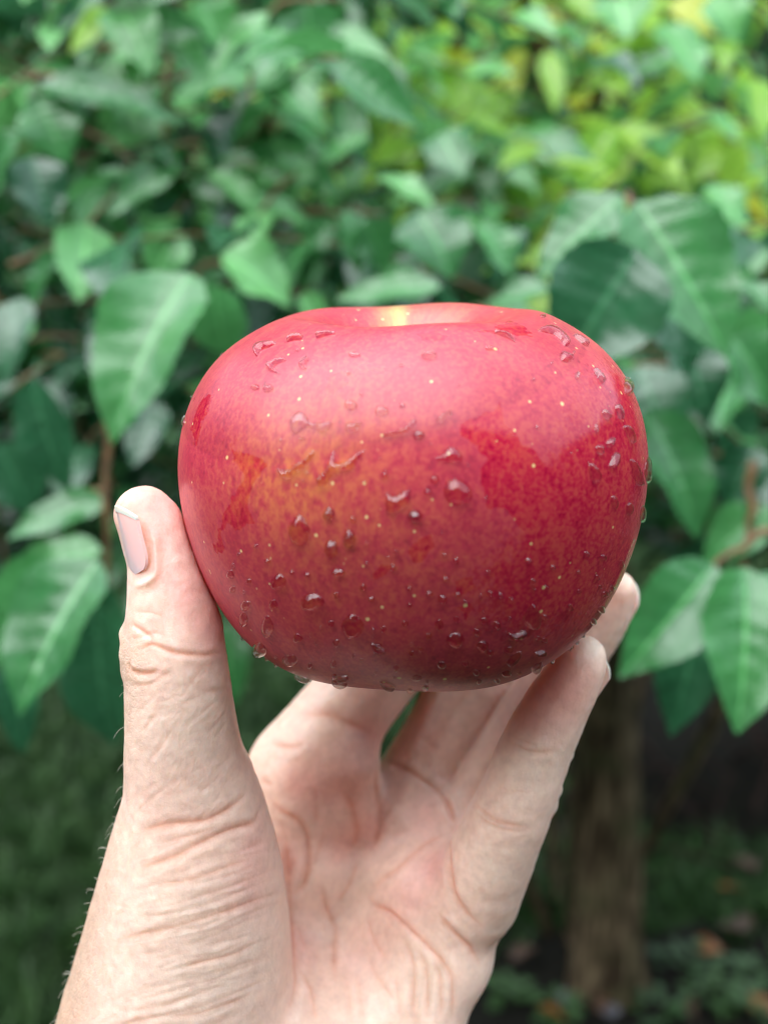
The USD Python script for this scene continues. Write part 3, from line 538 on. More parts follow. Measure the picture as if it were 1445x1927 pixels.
applem = mat('apple_skin', {
    'st': ('attribute', {'attribute': 'streak'}), 'aw': ('attribute', {'attribute': 'wet'}), 'ag': ('attribute', {'attribute': 'gold'}), 'ac': ('attribute', {'attribute': 'cavity'}), 'g': ('geometry', {}),
    'n1': ('noise_texture', {'scale': 7.0, 'detail': 6.0, 'roughness': 0.62}), 'n2': ('noise_texture', {'scale': 1250.0, 'detail': 4.0, 'roughness': 0.7}), 'n3': ('noise_texture', {'scale': 34.0, 'detail': 4.0, 'roughness': 0.65}),
    'sum': ('math', {'math_type': 'multiply_add', 'value2': 0.72}), 'sm2': ('math', {'math_type': 'multiply_add', 'value2': 0.3}), 'k3': ('math', {'math_type': 'multiply', 'value2': 0.35}),
    'cr': ('rgb_ramp', {'ramp': [(0.45, (0.18, 0.003, 0.018)), (0.56, (0.31, 0.005, 0.030)), (0.66, (0.39, 0.013, 0.038)), (0.79, (0.45, 0.050, 0.046))]}),
    'gr': ('map_range', {'value': 0, 'from_min': 0.40, 'from_max': 0.66, 'to_min': 0.15, 'to_max': 1.0, 'clamp': True}), 'gf': ('math', {'math_type': 'multiply'}),
    'mg': ('mix_color', {'b': (0.60, 0.21, 0.035), 'use_clamp': False}),
    'cvr': ('map_range', {'value': 0, 'from_min': 0.30, 'from_max': 0.62, 'to_min': 0.35, 'to_max': 1.0, 'clamp': True}), 'cvf': ('math', {'math_type': 'multiply', 'use_clamp': True}),
    'mc': ('mix_color', {'b': (0.38, 0.39, 0.10), 'use_clamp': False}),
    'vo': ('voronoi_texture', {'scale': 400.0, 'feature': 'f1'}), 'vs': ('separate_color', {}), 'vt': ('math', {'math_type': 'multiply_add', 'value2': 0.24, 'value3': -0.095}), 'vl': ('math', {'math_type': 'subtract'}),
    'vm': ('map_range', {'value': 0, 'from_min': -0.02, 'from_max': 0.035, 'to_min': 0.0, 'to_max': 0.9, 'clamp': True}),
    'ml': ('mix_color', {'b': (0.72, 0.52, 0.22), 'use_clamp': False}),
    'wn': ('noise_texture', {'scale': 900.0, 'detail': 5.0, 'roughness': 0.65}), 'ws': ('math', {'math_type': 'multiply_add', 'value2': 0.55}),
    'wm': ('map_range', {'value': 0, 'from_min': 0.68, 'from_max': 0.86, 'to_min': 0.0, 'to_max': 1.0, 'clamp': True}),
    'bl': ('map_range', {'value': 0, 'from_min': 0.0, 'from_max': 1.0, 'to_min': 0.06, 'to_max': 0.0, 'clamp': True}), 'mb': ('mix_color', {'b': (0.58, 0.30, 0.33), 'use_clamp': False}),
    'ro': ('map_range', {'value': 0, 'from_min': 0.0, 'from_max': 1.0, 'to_min': 0.33, 'to_max': 0.09, 'clamp': True}),
    'bp': ('bump', {'strength': 0.12, 'distance': 0.0002}),
    'p': ('principled_bsdf', {'specular_ior_level': 0.42, 'subsurface_weight': 0.06, 'subsurface_scale': 0.001})},
    [('st.color', 'n1.vector'), ('g.position', 'n2.vector'), ('st.color', 'n3.vector'), ('n2.fac', 'sum.value1'), ('n1.fac', 'k3.value1'), ('k3.value', 'sum.value3'), ('n3.fac', 'sm2.value1'), ('sum.value', 'sm2.value3'), ('sm2.value', 'cr.fac'),
     ('n3.fac', 'gr.value'), ('gr.result', 'gf.value1'), ('ag.fac', 'gf.value2'), ('cr.color', 'mg.a'), ('gf.value', 'mg.fac'), ('n1.fac', 'cvr.value'), ('cvr.result', 'cvf.value1'), ('ac.fac', 'cvf.value2'), ('mg.result', 'mc.a'), ('cvf.value', 'mc.fac'),
     ('g.position', 'vo.vector'), ('vo.color', 'vs.color'), ('vs.r', 'vt.value1'), ('vt.value', 'vl.value1'), ('vo.distance', 'vl.value2'), ('vl.value', 'vm.value'), ('vm.result', 'ml.fac'), ('mc.result', 'ml.a'),
     ('g.position', 'wn.vector'), ('wn.fac', 'ws.value1'), ('aw.fac', 'ws.value3'), ('ws.value', 'wm.value'), ('wm.result', 'bl.value'), ('bl.result', 'mb.fac'), ('ml.result', 'mb.a'), ('mb.result', 'p.base_color'),
     ('wm.result', 'ro.value'), ('ro.result', 'p.roughness'), ('n2.fac', 'bp.height'), ('bp.normal', 'p.normal')], 'p.BSDF')
waterm = mat('water', {'fr': ('math', {'math_type': 'power', 'value2': 4.5}), 'lw': ('layer_weight', {'blend': 0.5}), 'fm': ('math', {'math_type': 'multiply_add', 'value2': 0.9, 'value3': 0.04}), 't': ('transparent_bsdf', {'color': (1, 1, 1)}), 'r': ('refraction_bsdf', {'IOR': 1.333, 'roughness': 0.0}), 'a': ('mix_closure', {'fac': 0.35}), 'gl': ('glossy_bsdf', {'color': (1, 1, 1), 'roughness': 0.03}), 'm': ('mix_closure', {})},
    [('t.BSDF', 'a.closure1'), ('r.BSDF', 'a.closure2'), ('lw.facing', 'fr.value1'), ('fr.value', 'fm.value1'), ('fm.value', 'm.fac'), ('a.closure', 'm.closure1'), ('gl.BSDF', 'm.closure2')], 'm.closure')
stemm = mat('apple_stem', {'n': ('noise_texture', {'scale': 400.0, 'detail': 4.0}), 'cr': ('rgb_ramp', {'ramp': [(0.3, (0.10, 0.05, 0.02)), (0.7, (0.26, 0.17, 0.07))]}), 'p': ('principled_bsdf', {'roughness': 0.7})}, [('n.fac', 'cr.fac'), ('cr.color', 'p.base_color')], 'p.BSDF')
apple = thing('apple', 'large ripe red apple dotted with raindrops, held up by the hand', 'apple', A_C - A_AX[2] * 0.02)
obj('skin', (av, af), applem, apple, prim={'streak': streak, 'wet': wet, 'gold': gold, 'cavity': cav})
q0 = A_C + A_AX[2] * 0.0165; sp = np.array([q0 + A_AX[2] * s * 0.014 + A_AX[0] * 0.003 * s * s for s in np.linspace(0, 1, 7)])
obj('stem', tube(sp, [.0014, .0011, .001, .001, .001, .0012, .0016], 8), stemm, apple)
DLIST = [water(o, 0.00095) for k, o in enumerate(FILMS)] + [water(drop_outline(x, y, w, h, t), min(0.42 * min(w, h), 15) * 0.17 / F) for x, y, w, h, t in DROPS]
for k, (v_, f_, c_) in enumerate(DLIST):
    obj('water_drop', (v_, f_), waterm, apple)
bead = trimesh.creation.icosphere(3, 1.0); bead.vertices *= [0.0011, 0.0011, 0.0016]; bead.apply_translation(at(1088, 1372, .1835))
obj('water_drop', bead, waterm, hand)

# ================================================================ GROUND
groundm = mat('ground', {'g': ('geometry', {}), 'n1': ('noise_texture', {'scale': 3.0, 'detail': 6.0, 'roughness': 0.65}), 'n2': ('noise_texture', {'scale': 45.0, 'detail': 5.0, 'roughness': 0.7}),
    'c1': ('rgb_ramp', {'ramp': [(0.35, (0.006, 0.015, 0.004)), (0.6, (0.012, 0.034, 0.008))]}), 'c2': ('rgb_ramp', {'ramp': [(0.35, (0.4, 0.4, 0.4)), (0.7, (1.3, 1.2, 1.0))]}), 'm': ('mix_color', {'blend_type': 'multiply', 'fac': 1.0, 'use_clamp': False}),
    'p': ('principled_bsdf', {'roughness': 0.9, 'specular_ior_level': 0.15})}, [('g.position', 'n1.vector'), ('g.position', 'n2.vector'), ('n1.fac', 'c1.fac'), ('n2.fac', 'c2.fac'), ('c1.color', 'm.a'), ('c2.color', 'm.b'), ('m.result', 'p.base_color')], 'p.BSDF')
def ground_z(x, y): return 0.03 * (meshkit.fbm(np.stack([x * .9, y * .9, 0 * x], -1), 3, 11) - 0.5) * 2
gs = np.concatenate([-np.geomspace(60, 6.2, 14), np.linspace(-6, 6, 81), np.geomspace(6.2, 60, 14)])
gx, gy = np.meshgrid(gs, gs + 2.0, indexing='ij'); gv = np.stack([gx, gy, ground_z(gx, gy)], -1).reshape(-1, 3)
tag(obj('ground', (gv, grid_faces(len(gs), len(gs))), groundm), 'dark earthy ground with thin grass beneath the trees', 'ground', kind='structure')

TRUNK = at(1150, 1872, 1.85); TRUNK[2] = 0.0
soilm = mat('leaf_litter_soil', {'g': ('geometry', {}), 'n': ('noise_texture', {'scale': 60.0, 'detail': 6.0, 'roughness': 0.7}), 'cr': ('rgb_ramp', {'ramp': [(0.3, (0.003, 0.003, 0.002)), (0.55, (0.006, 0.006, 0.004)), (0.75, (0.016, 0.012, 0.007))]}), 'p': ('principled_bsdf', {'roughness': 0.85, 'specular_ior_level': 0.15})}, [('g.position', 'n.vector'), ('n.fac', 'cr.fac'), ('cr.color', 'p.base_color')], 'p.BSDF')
def patch(cx, cy, rx, ry, seed, lift=0.006, n=40, rings=10):
    a = np.arange(n) * 2 * np.pi / n; w = 1 + 0.35 * (meshkit.fbm(np.stack([np.cos(a) * 1.4, np.sin(a) * 1.4, 0 * a + seed], -1), 3, seed) - 0.5) * 2
    rr = np.linspace(0.02, 1, rings)[:, None]; x = cx + rr * np.cos(a) * rx * w; y = cy + rr * np.sin(a) * ry * w
    z = ground_z(x, y) + lift * (1 - rr ** 4) + 0.012 * (meshkit.fbm(np.stack([x * 14, y * 14, 0 * x], -1), 3, seed) - 0.3) * (1 - rr ** 3)
    return np.stack([x, y, z], -1).reshape(-1, 3), grid_faces(rings, n, True)[:, [0, 3, 2, 1]]
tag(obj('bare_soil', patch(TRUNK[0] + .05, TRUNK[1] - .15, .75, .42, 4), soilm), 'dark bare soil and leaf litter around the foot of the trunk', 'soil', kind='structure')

def leafy(name, lo_, hi_, rough=0.33, trans=0.22, tcol=None, coat=0.0, hue=0.0):
    tcol = tcol or tuple(c * 1.5 for c in hi_)
    return mat(name, {'u': ('attribute', {'attribute': 'st'}), 'sx': ('separate_xyz', {}), 'ab': ('math', {'math_type': 'absolute'}), 'oi': ('object_info', {}), 'tc': ('geometry', {}),
        'n': ('noise_texture', {'scale': 60.0, 'detail': 4.0, 'roughness': 0.6}), 'ad': ('math', {'math_type': 'multiply_add', 'value2': 0.55, 'value3': -0.05}), 'ad2': ('math', {'math_type': 'add'}),
        'ra': ('math', {'math_type': 'multiply', 'value2': 0.5}), 'cr': ('rgb_ramp', {'ramp': [(0.1, lo_), (0.85, hi_)]}),
        'mr': ('map_range', {'value': 0, 'from_min': 0.02, 'from_max': 0.07, 'to_min': 0.55, 'to_max': 0.0, 'clamp': True}), 'mv': ('mix_color', {'b': tuple(min(1, c * 2.2 + .02) for c in hi_), 'use_clamp': False}),
        'v1': ('math', {'math_type': 'multiply_add', 'value2': -5.0}), 'v0': ('math', {'math_type': 'multiply', 'value2': 44.0}), 'vs': ('math', {'math_type': 'sine'}), 'v2': ('math', {'math_type': 'multiply', 'value2': 0.09}),
        'hb': ('math', {'math_type': 'add'}), 'bp': ('bump', {'strength': 0.6, 'distance': 0.002}),
        'rn': ('noise_texture', {'scale': 140.0, 'detail': 3.0}), 'rr': ('map_range', {'value': 0, 'from_min': 0.35, 'from_max': 0.65, 'to_min': rough - 0.13, 'to_max': rough + 0.1, 'clamp': True}),
        'p': ('principled_bsdf', {'specular_ior_level': 0.62}), 't': ('translucent_bsdf', {'color': tcol}), 'x': ('mix_closure', {'fac': trans})},
        [('u.vector', 'sx.vector'), ('sx.x', 'ab.value1'), ('tc.position', 'n.vector'), ('n.fac', 'ad.value1'), ('oi.random', 'ra.value1'), ('ad.value', 'ad2.value1'), ('ra.value', 'ad2.value2'), ('ad2.value', 'cr.fac'),
         ('ab.value', 'mr.value'), ('mr.result', 'mv.fac'), ('cr.color', 'mv.a'), ('mv.result', 'p.base_color'), ('sx.y', 'v0.value1'), ('ab.value', 'v1.value1'), ('v0.value', 'v1.value3'), ('v1.value', 'vs.value1'), ('vs.value', 'v2.value1'), ('v2.value', 'hb.value1'), ('n.fac', 'hb.value2'), ('hb.value', 'bp.height'), ('bp.normal', 'p.normal'),
         ('tc.position', 'rn.vector'), ('rn.fac', 'rr.value'), ('rr.result', 'p.roughness'), ('p.BSDF', 'x.closure1'), ('t.BSDF', 'x.closure2')], 'x.closure')
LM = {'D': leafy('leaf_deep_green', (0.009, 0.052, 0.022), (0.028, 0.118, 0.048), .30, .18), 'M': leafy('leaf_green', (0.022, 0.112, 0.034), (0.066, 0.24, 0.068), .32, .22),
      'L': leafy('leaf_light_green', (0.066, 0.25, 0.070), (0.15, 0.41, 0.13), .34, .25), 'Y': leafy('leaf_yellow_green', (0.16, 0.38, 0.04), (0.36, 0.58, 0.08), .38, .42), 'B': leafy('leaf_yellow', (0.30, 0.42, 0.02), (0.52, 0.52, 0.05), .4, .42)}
barkm = mat('bark', {'g': ('geometry', {}), 'mp': ('mapping', {'scale': (1, 1, 0.14)}), 'n': ('noise_texture', {'scale': 70.0, 'detail': 6.0, 'roughness': 0.7}), 'm': ('noise_texture', {'scale': 9.0, 'detail': 4.0}),
    'cr': ('rgb_ramp', {'ramp': [(0.36, (0.014, 0.007, 0.004)), (0.5, (0.08, 0.058, 0.032)), (0.64, (0.22, 0.17, 0.10))]}), 'mm': ('map_range', {'value': 0, 'from_min': 0.5, 'from_max': 0.65, 'to_min': 0, 'to_max': 0.45, 'clamp': True}),
    'mx': ('mix_color', {'b': (0.06, 0.075, 0.028), 'use_clamp': False}), 'bp': ('bump', {'strength': 1.0, 'distance': 0.01}), 'p': ('principled_bsdf', {'roughness': 0.85, 'specular_ior_level': 0.15})},
    [('g.position', 'mp.vector'), ('mp.vector', 'n.vector'), ('g.position', 'm.vector'), ('n.fac', 'cr.fac'), ('m.fac', 'mm.value'), ('mm.result', 'mx.fac'), ('cr.color', 'mx.a'), ('mx.result', 'p.base_color'), ('n.fac', 'bp.height'), ('bp.normal', 'p.normal')], 'p.BSDF')
twigm = mat('twig', {'g': ('geometry', {}), 'n': ('noise_texture', {'scale': 90.0, 'detail': 3.0}), 'cr': ('rgb_ramp', {'ramp': [(0.3, (0.07, 0.035, 0.014)), (0.7, (0.20, 0.11, 0.04))]}), 'p': ('principled_bsdf', {'roughness': 0.6})}, [('g.position', 'n.vector'), ('n.fac', 'cr.fac'), ('cr.color', 'p.base_color')], 'p.BSDF')

rl = np.random.default_rng(5)
def leaf(base, tip, width, normal, curl=0.16, fold=0.28, n=11, m=7, seed=0):
    """One leaf: drooping midrib, folded blade, wavy toothed margin, pointed tip, short stalk. Returns vertices, faces, st (across -1..1, along 0..1)."""
    L = tip - base; ln = np.linalg.norm(L); ax = L / ln; nn = unit(normal - ax * (normal @ ax)); r = np.random.default_rng(seed)
    s = np.linspace(0, 1, n) ** 0.9; mid = base + L * 0.5 + nn * ln * curl
    B = ((1 - s) ** 2)[:, None] * base + (2 * s * (1 - s))[:, None] * mid + (s ** 2)[:, None] * tip
    tg = unit(np.gradient(B, axis=0)); sd = unit(np.cross(tg, nn)); up = np.cross(sd, tg)
    w = np.maximum(s, 1e-4) ** 0.72 * (1 - s) ** 1.15; w = w / w.max() * width / 2
    w = w * (1 + 0.05 * (np.arange(n) % 2) * (n > 14)) + 0.0008
    u = np.linspace(-1, 1, m); ph_ = r.uniform(0, 6.28)
    wave = 0.15 * np.sin(s[:, None] * 11 + ph_ + (u > 0)[None] * 1.7) * np.abs(u)[None] ** 2
    tw = 0.25 * r.uniform(-1, 1) * (s - .5)[:, None]
    h = fold * np.abs(u)[None] ** 1.3 + wave + tw * u[None]
    v = B[:, None] + sd[:, None] * (u[None, :, None] * w[:, None, None]) + up[:, None] * (h * w[:, None])[..., None]
    st = np.stack([np.broadcast_to(u[None], (n, m)), np.broadcast_to(s[:, None], (n, m))], -1)
    return v.reshape(-1, 3), grid_faces(n, m), st.reshape(-1, 2)
CAMV = -FWD
ALL = {'tree': [], 'shrub': []}                       # (vertices, faces, st, kind, area in the picture, in view)
def add_leaf(owner, base, tip, width, normal, kind, n=11, m=7, **k):
    v, f, st = leaf(base, tip, width, normal, n=n, m=m, seed=len(ALL[owner]) + 17, **k)
    x, y, d = seen(v); inv = (d > .1) & (x > -20) & (x < 1465) & (y > -20) & (y < 1947)
    ALL[owner].append((v, f, st, kind, (np.ptp(x[inv]) * np.ptp(y[inv]) if inv.any() else 0), inv.any()))
def hero(owner, bx, by, tx_, ty_, wpx, d, kind, dd=0.0, side=0.0, curl=0.16, fold=0.28):
    b, t = at(bx, by, d), at(tx_, ty_, d + dd); nrm = CAMV * 1.0 + V3(0, 0, 1) * 0.75 + RIGHT * side
    add_leaf(owner, b, t, wpx * 1.12 * d / F, nrm, kind, n=21, m=9, curl=rl.uniform(.08, .22), fold=rl.uniform(.2, .45))
H = [ # base, tip, visible width in pixels, distance, kind
 (75,160,336,234,78,.56,'M'),(225,0,285,142,88,.60,'L'),(222,18,133,100,44,.62,'Y'),(195,-5,95,90,46,.66,'D'),(328,52,380,155,62,.62,'L'),(505,25,392,170,58,.58,'L'),(372,0,415,98,92,.64,'L'),(5,145,50,245,105,.62,'L'),(72,185,128,308,96,.56,'M'),(35,245,-5,375,66,.55,'M'),(58,295,95,425,88,.55,'D'),(450,205,398,315,84,.62,'D'),(335,303,203,408,58,.60,'M'),(395,325,492,412,48,.62,'L'),(250,180,222,240,62,.66,'M'),(575,5,592,135,105,.66,'M'),(525,55,488,165,72,.64,'L'),(695,258,588,332,48,.66,'L'),(578,298,528,392,62,.66,'L'),(462,383,582,428,58,.62,'L'),(418,478,545,575,115,.54,'L'),(335,435,288,525,80,.58,'L'),(358,515,212,835,165,.46,'M'),(402,535,432,670,100,.52,'M'),(62,715,132,925,100,.50,'D'),(-5,835,60,965,105,.56,'D'),(200,940,15,1015,64,.52,'M'),(192,1035,-10,1115,90,.50,'M'),(185,1055,38,1345,158,.44,'M'),(95,1045,-15,1265,105,.50,'M'),(185,1090,218,1405,140,.52,'D'),(28,1225,45,1418,66,.50,'D'),
 (1172,368,1012,525,118,.44,'M'),(1198,378,1368,672,178,.43,'M'),(1196,468,1058,695,195,.40,'D'),(1232,555,1292,705,125,.47,'D'),(1215,775,1312,1015,118,.50,'M'),(1342,1062,1164,1275,128,.42,'M'),(1332,1088,1262,1385,118,.45,'D'),(1400,1068,1386,1380,148,.41,'M'),(1452,1075,1448,1295,100,.44,'M'),(1450,955,1325,1058,84,.48,'M'),(1375,635,1450,765,120,.50,'M'),(1380,540,1470,600,60,.52,'M'),(1290,640,1330,800,95,.52,'D'),(1200,690,1260,870,110,.52,'D'),
 (828,540,632,566,62,.50,'M'),(1032,545,928,572,56,.52,'M'),(785,400,850,525,125,.58,'M'),(688,415,728,505,74,.60,'M'),(712,333,818,392,54,.62,'L'),(830,250,872,335,80,.62,'M'),(650,395,672,515,62,.60,'M'),(615,425,560,500,50,.62,'M'),(905,420,960,520,70,.58,'M'),(985,430,930,540,60,.6,'D'),(430,1170,440,1330,70,.7,'M'),(560,560,620,640,60,.55,'L'),(260,560,170,700,90,.58,'D'),(180,600,240,760,80,.6,'D'),(120,480,60,600,80,.6,'M'),(40,560,10,720,80,.58,'D'),(240,470,180,560,60,.62,'M'),(1420,840,1370,960,80,.54,'D'),(300,760,250,880,70,.56,'D')]
HS = [(955,62,962,135,58,1.05,'M'),(838,118,896,268,58,1.0,'Y'),(938,165,925,250,62,1.05,'Y'),(872,92,858,165,60,1.1,'B'),(1208,122,1088,178,38,1.05,'Y'),(1028,178,1105,187,28,1.1,'Y'),(1152,243,1088,358,80,.95,'Y'),(1165,236,1254,325,74,.95,'Y'),(1192,288,1152,355,34,1.0,'Y'),(1398,268,1348,364,48,.95,'Y'),(1290,98,1180,150,60,.95,'M'),(1165,-4,1182,75,94,.95,'L'),(1250,45,1312,155,95,.9,'L'),(1420,148,1428,265,66,.9,'Y'),(915,272,918,360,50,1.0,'M'),(790,60,760,150,60,1.05,'Y'),(830,180,790,250,50,1.05,'Y'),(1060,300,1040,370,60,1.0,'Y'),(1010,60,1090,110,50,1.05,'Y'),(1340,-10,1390,80,80,.95,'L'),(1230,330,1300,380,50,1.0,'Y'),(1400,420,1445,520,60,.9,'Y'),(1330,350,1400,440,70,.85,'L'),(980,230,1000,300,55,1.05,'Y'),(1110,60,1060,120,50,1.0,'Y')]
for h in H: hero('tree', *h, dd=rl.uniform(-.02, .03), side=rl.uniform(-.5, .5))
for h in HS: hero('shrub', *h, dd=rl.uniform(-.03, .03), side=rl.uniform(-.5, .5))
TWIGS = {'tree': [], 'shrub': []}
def twig(owner, p0, p1, sag, r0, r1, n=9):
    s = np.linspace(0, 1, n)[:, None]; p = p0 + (p1 - p0) * s + V3(0, 0, 1) * sag * (s * (1 - s) * 4); p = p + rl.normal(0, .0015, p.shape) * np.sin(s * np.pi)
    TWIGS[owner].append(tube(p, np.linspace(r0, r1, n), 7)); return p
for a, b, d in [((205, 700), (200, 1110), .52), ((205, 925), (60, 1000), .53), ((1500, 1000), (1335, 1075), .46), ((1415, 870), (1400, 1075), .48), ((130, 250), (260, 310), .66), ((520, 420), (720, 405), .66), ((330, 50), (300, 330), .68), ((430, 500), (350, 540), .6), ((1200, 470), (1180, 360), .47), ((1290, 640), (1200, 470), .5), ((640, 0), (420, 60), .7), ((60, 150), (200, 175), .6), ((20, 500), (260, 450), .66)]:
    twig('tree', at(*a, d), at(*b, d), .006, .0028, .0014)
for a, b, d in [((930, 10), (1060, 150), 1.1), ((1060, 150), (1250, 250), 1.1), ((1240, 265), (1420, 235), 1.0), ((1000, 330), (1040, 60), 1.15)]:
    twig('shrub', at(*a, d), at(*b, d), .01, .004, .002)
def spray(owner, px, py, d, kinds, droop=0.55, count=None, size=1.0):
    """A leafy twig that starts at a seen point and hangs outwards, with its leaves set on alternate sides."""
    p0 = at(px, py, d); a = rl.uniform(0, 2 * np.pi); L = rl.uniform(.16, .34) * size
    dr = unit(V3(math.cos(a), math.sin(a) * 0.8 - 0.2, rl.uniform(-0.75, 0.15))); p = twig(owner, p0, p0 + dr * L, .02, .0019, .0009, 8)
    n = count or int(L / .030); low = lambda z_: seen(z_)[1] > (1180 if seen(z_)[0] < 500 else 1120)
    if low(p[-1]): TWIGS[owner].pop(); return
    for k in range(n):
        b = p[min(7, int((k + .5) / n * 8))]; sgn = 1 if k % 2 else -1
        sd = unit(np.cross(dr, V3(0, 0, 1)) * sgn + dr * 0.5 + V3(0, 0, -1) * droop * rl.uniform(.3, 1.7) + rl.normal(0, .28, 3))
        ln = rl.uniform(.050, .088) * size
        if low(b + sd * ln): continue
        add_leaf(owner, b, b + sd * ln, ln * rl.uniform(.40, .54), unit(V3(0, 0, 1) + rl.normal(0, .45, 3) + CAMV * 0.55), kinds[rl.integers(len(kinds))], n=9, m=5, curl=rl.uniform(.05, .2), fold=rl.uniform(.15, .4))
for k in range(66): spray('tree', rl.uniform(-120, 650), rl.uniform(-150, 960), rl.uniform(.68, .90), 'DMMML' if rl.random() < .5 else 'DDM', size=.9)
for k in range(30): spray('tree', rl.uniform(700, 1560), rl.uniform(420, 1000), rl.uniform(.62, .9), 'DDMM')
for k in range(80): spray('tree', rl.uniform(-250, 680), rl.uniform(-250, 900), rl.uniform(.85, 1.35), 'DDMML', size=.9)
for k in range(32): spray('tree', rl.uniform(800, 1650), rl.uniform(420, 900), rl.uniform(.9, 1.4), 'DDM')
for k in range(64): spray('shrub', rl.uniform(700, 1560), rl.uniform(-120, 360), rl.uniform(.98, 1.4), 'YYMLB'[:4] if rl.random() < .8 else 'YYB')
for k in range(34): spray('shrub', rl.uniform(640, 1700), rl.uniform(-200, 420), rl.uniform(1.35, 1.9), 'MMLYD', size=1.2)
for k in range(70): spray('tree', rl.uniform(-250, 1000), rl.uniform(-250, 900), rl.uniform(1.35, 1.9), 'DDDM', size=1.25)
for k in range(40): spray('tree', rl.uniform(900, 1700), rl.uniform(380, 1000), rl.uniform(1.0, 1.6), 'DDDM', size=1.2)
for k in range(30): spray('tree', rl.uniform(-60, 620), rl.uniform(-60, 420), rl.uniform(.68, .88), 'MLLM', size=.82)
# the crown overhead, out of the picture, that shades the ground
for k in range(300):
    x, y = rl.uniform(-1.6, 2.2), rl.uniform(1.35, 3.2); b = V3(x, y, rl.uniform(2.3, 3.0) + 0.12 * y)
    for j in range(6):
        c = b + rl.normal(0, .14, 3); sd = unit(rl.normal(0, 1, 3) + V3(0, 0, -.5)); ln = rl.uniform(.12, .20)
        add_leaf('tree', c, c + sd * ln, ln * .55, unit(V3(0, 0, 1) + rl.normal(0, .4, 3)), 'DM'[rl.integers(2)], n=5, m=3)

def grow(owner, t, limit=300):
    L = sorted([x for x in ALL[owner] if x[5]], key=lambda x: -x[4]); rest = L[limit:] + [x for x in ALL[owner] if not x[5]]
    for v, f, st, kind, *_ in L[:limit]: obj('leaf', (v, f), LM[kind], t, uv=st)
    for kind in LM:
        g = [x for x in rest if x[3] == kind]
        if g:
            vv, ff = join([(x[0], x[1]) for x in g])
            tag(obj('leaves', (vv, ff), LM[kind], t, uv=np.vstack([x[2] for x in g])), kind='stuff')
    for k, m_ in enumerate(TWIGS[owner][:40]): obj('twig', m_, twigm, t)
    if len(TWIGS[owner]) > 40: tag(obj('twigs', join(TWIGS[owner][40:]), twigm, t), kind='stuff')
tree = thing('tree', 'leafy green tree with drooping wet leaves and a furrowed brown trunk behind the apple', 'tree', TRUNK)
zs = np.linspace(-.05, 2.3, 60); tp = np.stack([TRUNK[0] - .10 * zs + .02 * np.sin(zs * 2.3), TRUNK[1] + .02 * np.cos(zs * 1.7), zs], 1)
obj('trunk', tube(tp, .064 + .020 * np.exp(-zs / .10) - .006 * zs, 40, .20, 3), barkm, tree)
for k, (z, dx, dy, dz, r) in enumerate([(1.55, -1.1, -.75, .75, .030), (1.75, -.6, -.95, .8, .026), (1.62, .55, -.8, .7, .026), (1.9, .9, .4, .7, .028), (1.85, -.9, .6, .8, .026), (2.2, .1, -.3, .7, .03), (1.45, -.35, -1.05, .35, .020)]):
    s = np.linspace(0, 1, 14)[:, None]; c = tp[np.argmin(abs(zs - z))]; obj('branch', tube(c + V3(dx, dy, dz) * s + V3(0, 0, .12) * np.sin(s * 3.1), np.linspace(r, .006, 14), 10, .1, k), barkm, tree)
grow('tree', tree)
SB = at(1150, 200, 1.7); SB[2] = 0
shrub = thing('shrub', 'paler yellow-green shrub behind the tree, at the upper right', 'shrub', SB)
for k in range(7):
    s = np.linspace(0, 1, 12)[:, None]; a = k * .9; e = V3(math.cos(a) * .55, math.sin(a) * .3 - .1, 1.9 + .25 * math.sin(k * 2.1)); obj('stem', tube(SB + V3(math.cos(a) * .05, math.sin(a) * .05, -.03) + e * s + V3(math.cos(a), math.sin(a), 0) * .1 * np.sin(s * 3), np.linspace(.014, .004, 12), 8, .1, k), barkm, shrub)
grow('shrub', shrub)

# a dense hedge closes the garden behind
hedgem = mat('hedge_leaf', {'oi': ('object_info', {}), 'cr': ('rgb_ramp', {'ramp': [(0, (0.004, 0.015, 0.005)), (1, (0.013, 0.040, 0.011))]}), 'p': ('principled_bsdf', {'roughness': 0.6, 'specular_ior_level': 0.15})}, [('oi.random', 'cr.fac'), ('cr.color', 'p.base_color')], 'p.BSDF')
def make_hedge(label, base, ax, L, H, nh, seed, ln0):
    """A hedge L long and H tall along the level direction ax, its leaves and its dense inside."""
    base, ax = V3(*base), unit(V3(*ax)); nr = V3(-ax[1], ax[0], 0); t = thing('hedge', label, 'hedge', base); r = np.random.default_rng(seed)
    hx, hz = r.uniform(-L / 2, L / 2, nh), r.uniform(0, H, nh); hy = -.30 + r.normal(0, .12, nh) + .35 * (meshkit.fbm(np.stack([hx * .9, hz * .9, 0 * hx], -1), 3, seed) - .5) * 2
    c = base + ax * hx[:, None] + nr * hy[:, None] + V3(0, 0, 1) * hz[:, None]; sd = unit(r.normal(0, 1, (nh, 3)) + V3(0, 0, -.5) - nr * .3); ln = r.uniform(ln0, 2 * ln0, nh)[:, None]; s2 = np.cross(sd, unit(np.cross(sd, r.normal(0, 1, (nh, 3))))) * ln * .28
    v = np.stack([c, c + sd * ln * .5 + s2, c + sd * ln, c + sd * ln * .5 - s2], 1).reshape(-1, 3); i = np.arange(nh)[:, None] * 4
    tag(obj('leaves', (v, np.vstack([i + [0, 1, 2], i + [0, 2, 3]])), hedgem, t, smooth=False), kind='stuff')
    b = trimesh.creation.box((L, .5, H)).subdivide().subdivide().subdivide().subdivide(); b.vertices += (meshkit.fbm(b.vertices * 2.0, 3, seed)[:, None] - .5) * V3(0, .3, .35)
    bv = base + b.vertices[:, :1] * ax + b.vertices[:, 1:2] * nr + V3(0, 0, 1) * (b.vertices[:, 2:] + H / 2 - .05); obj('inner_twigs', (bv, b.faces), hedgem, t)
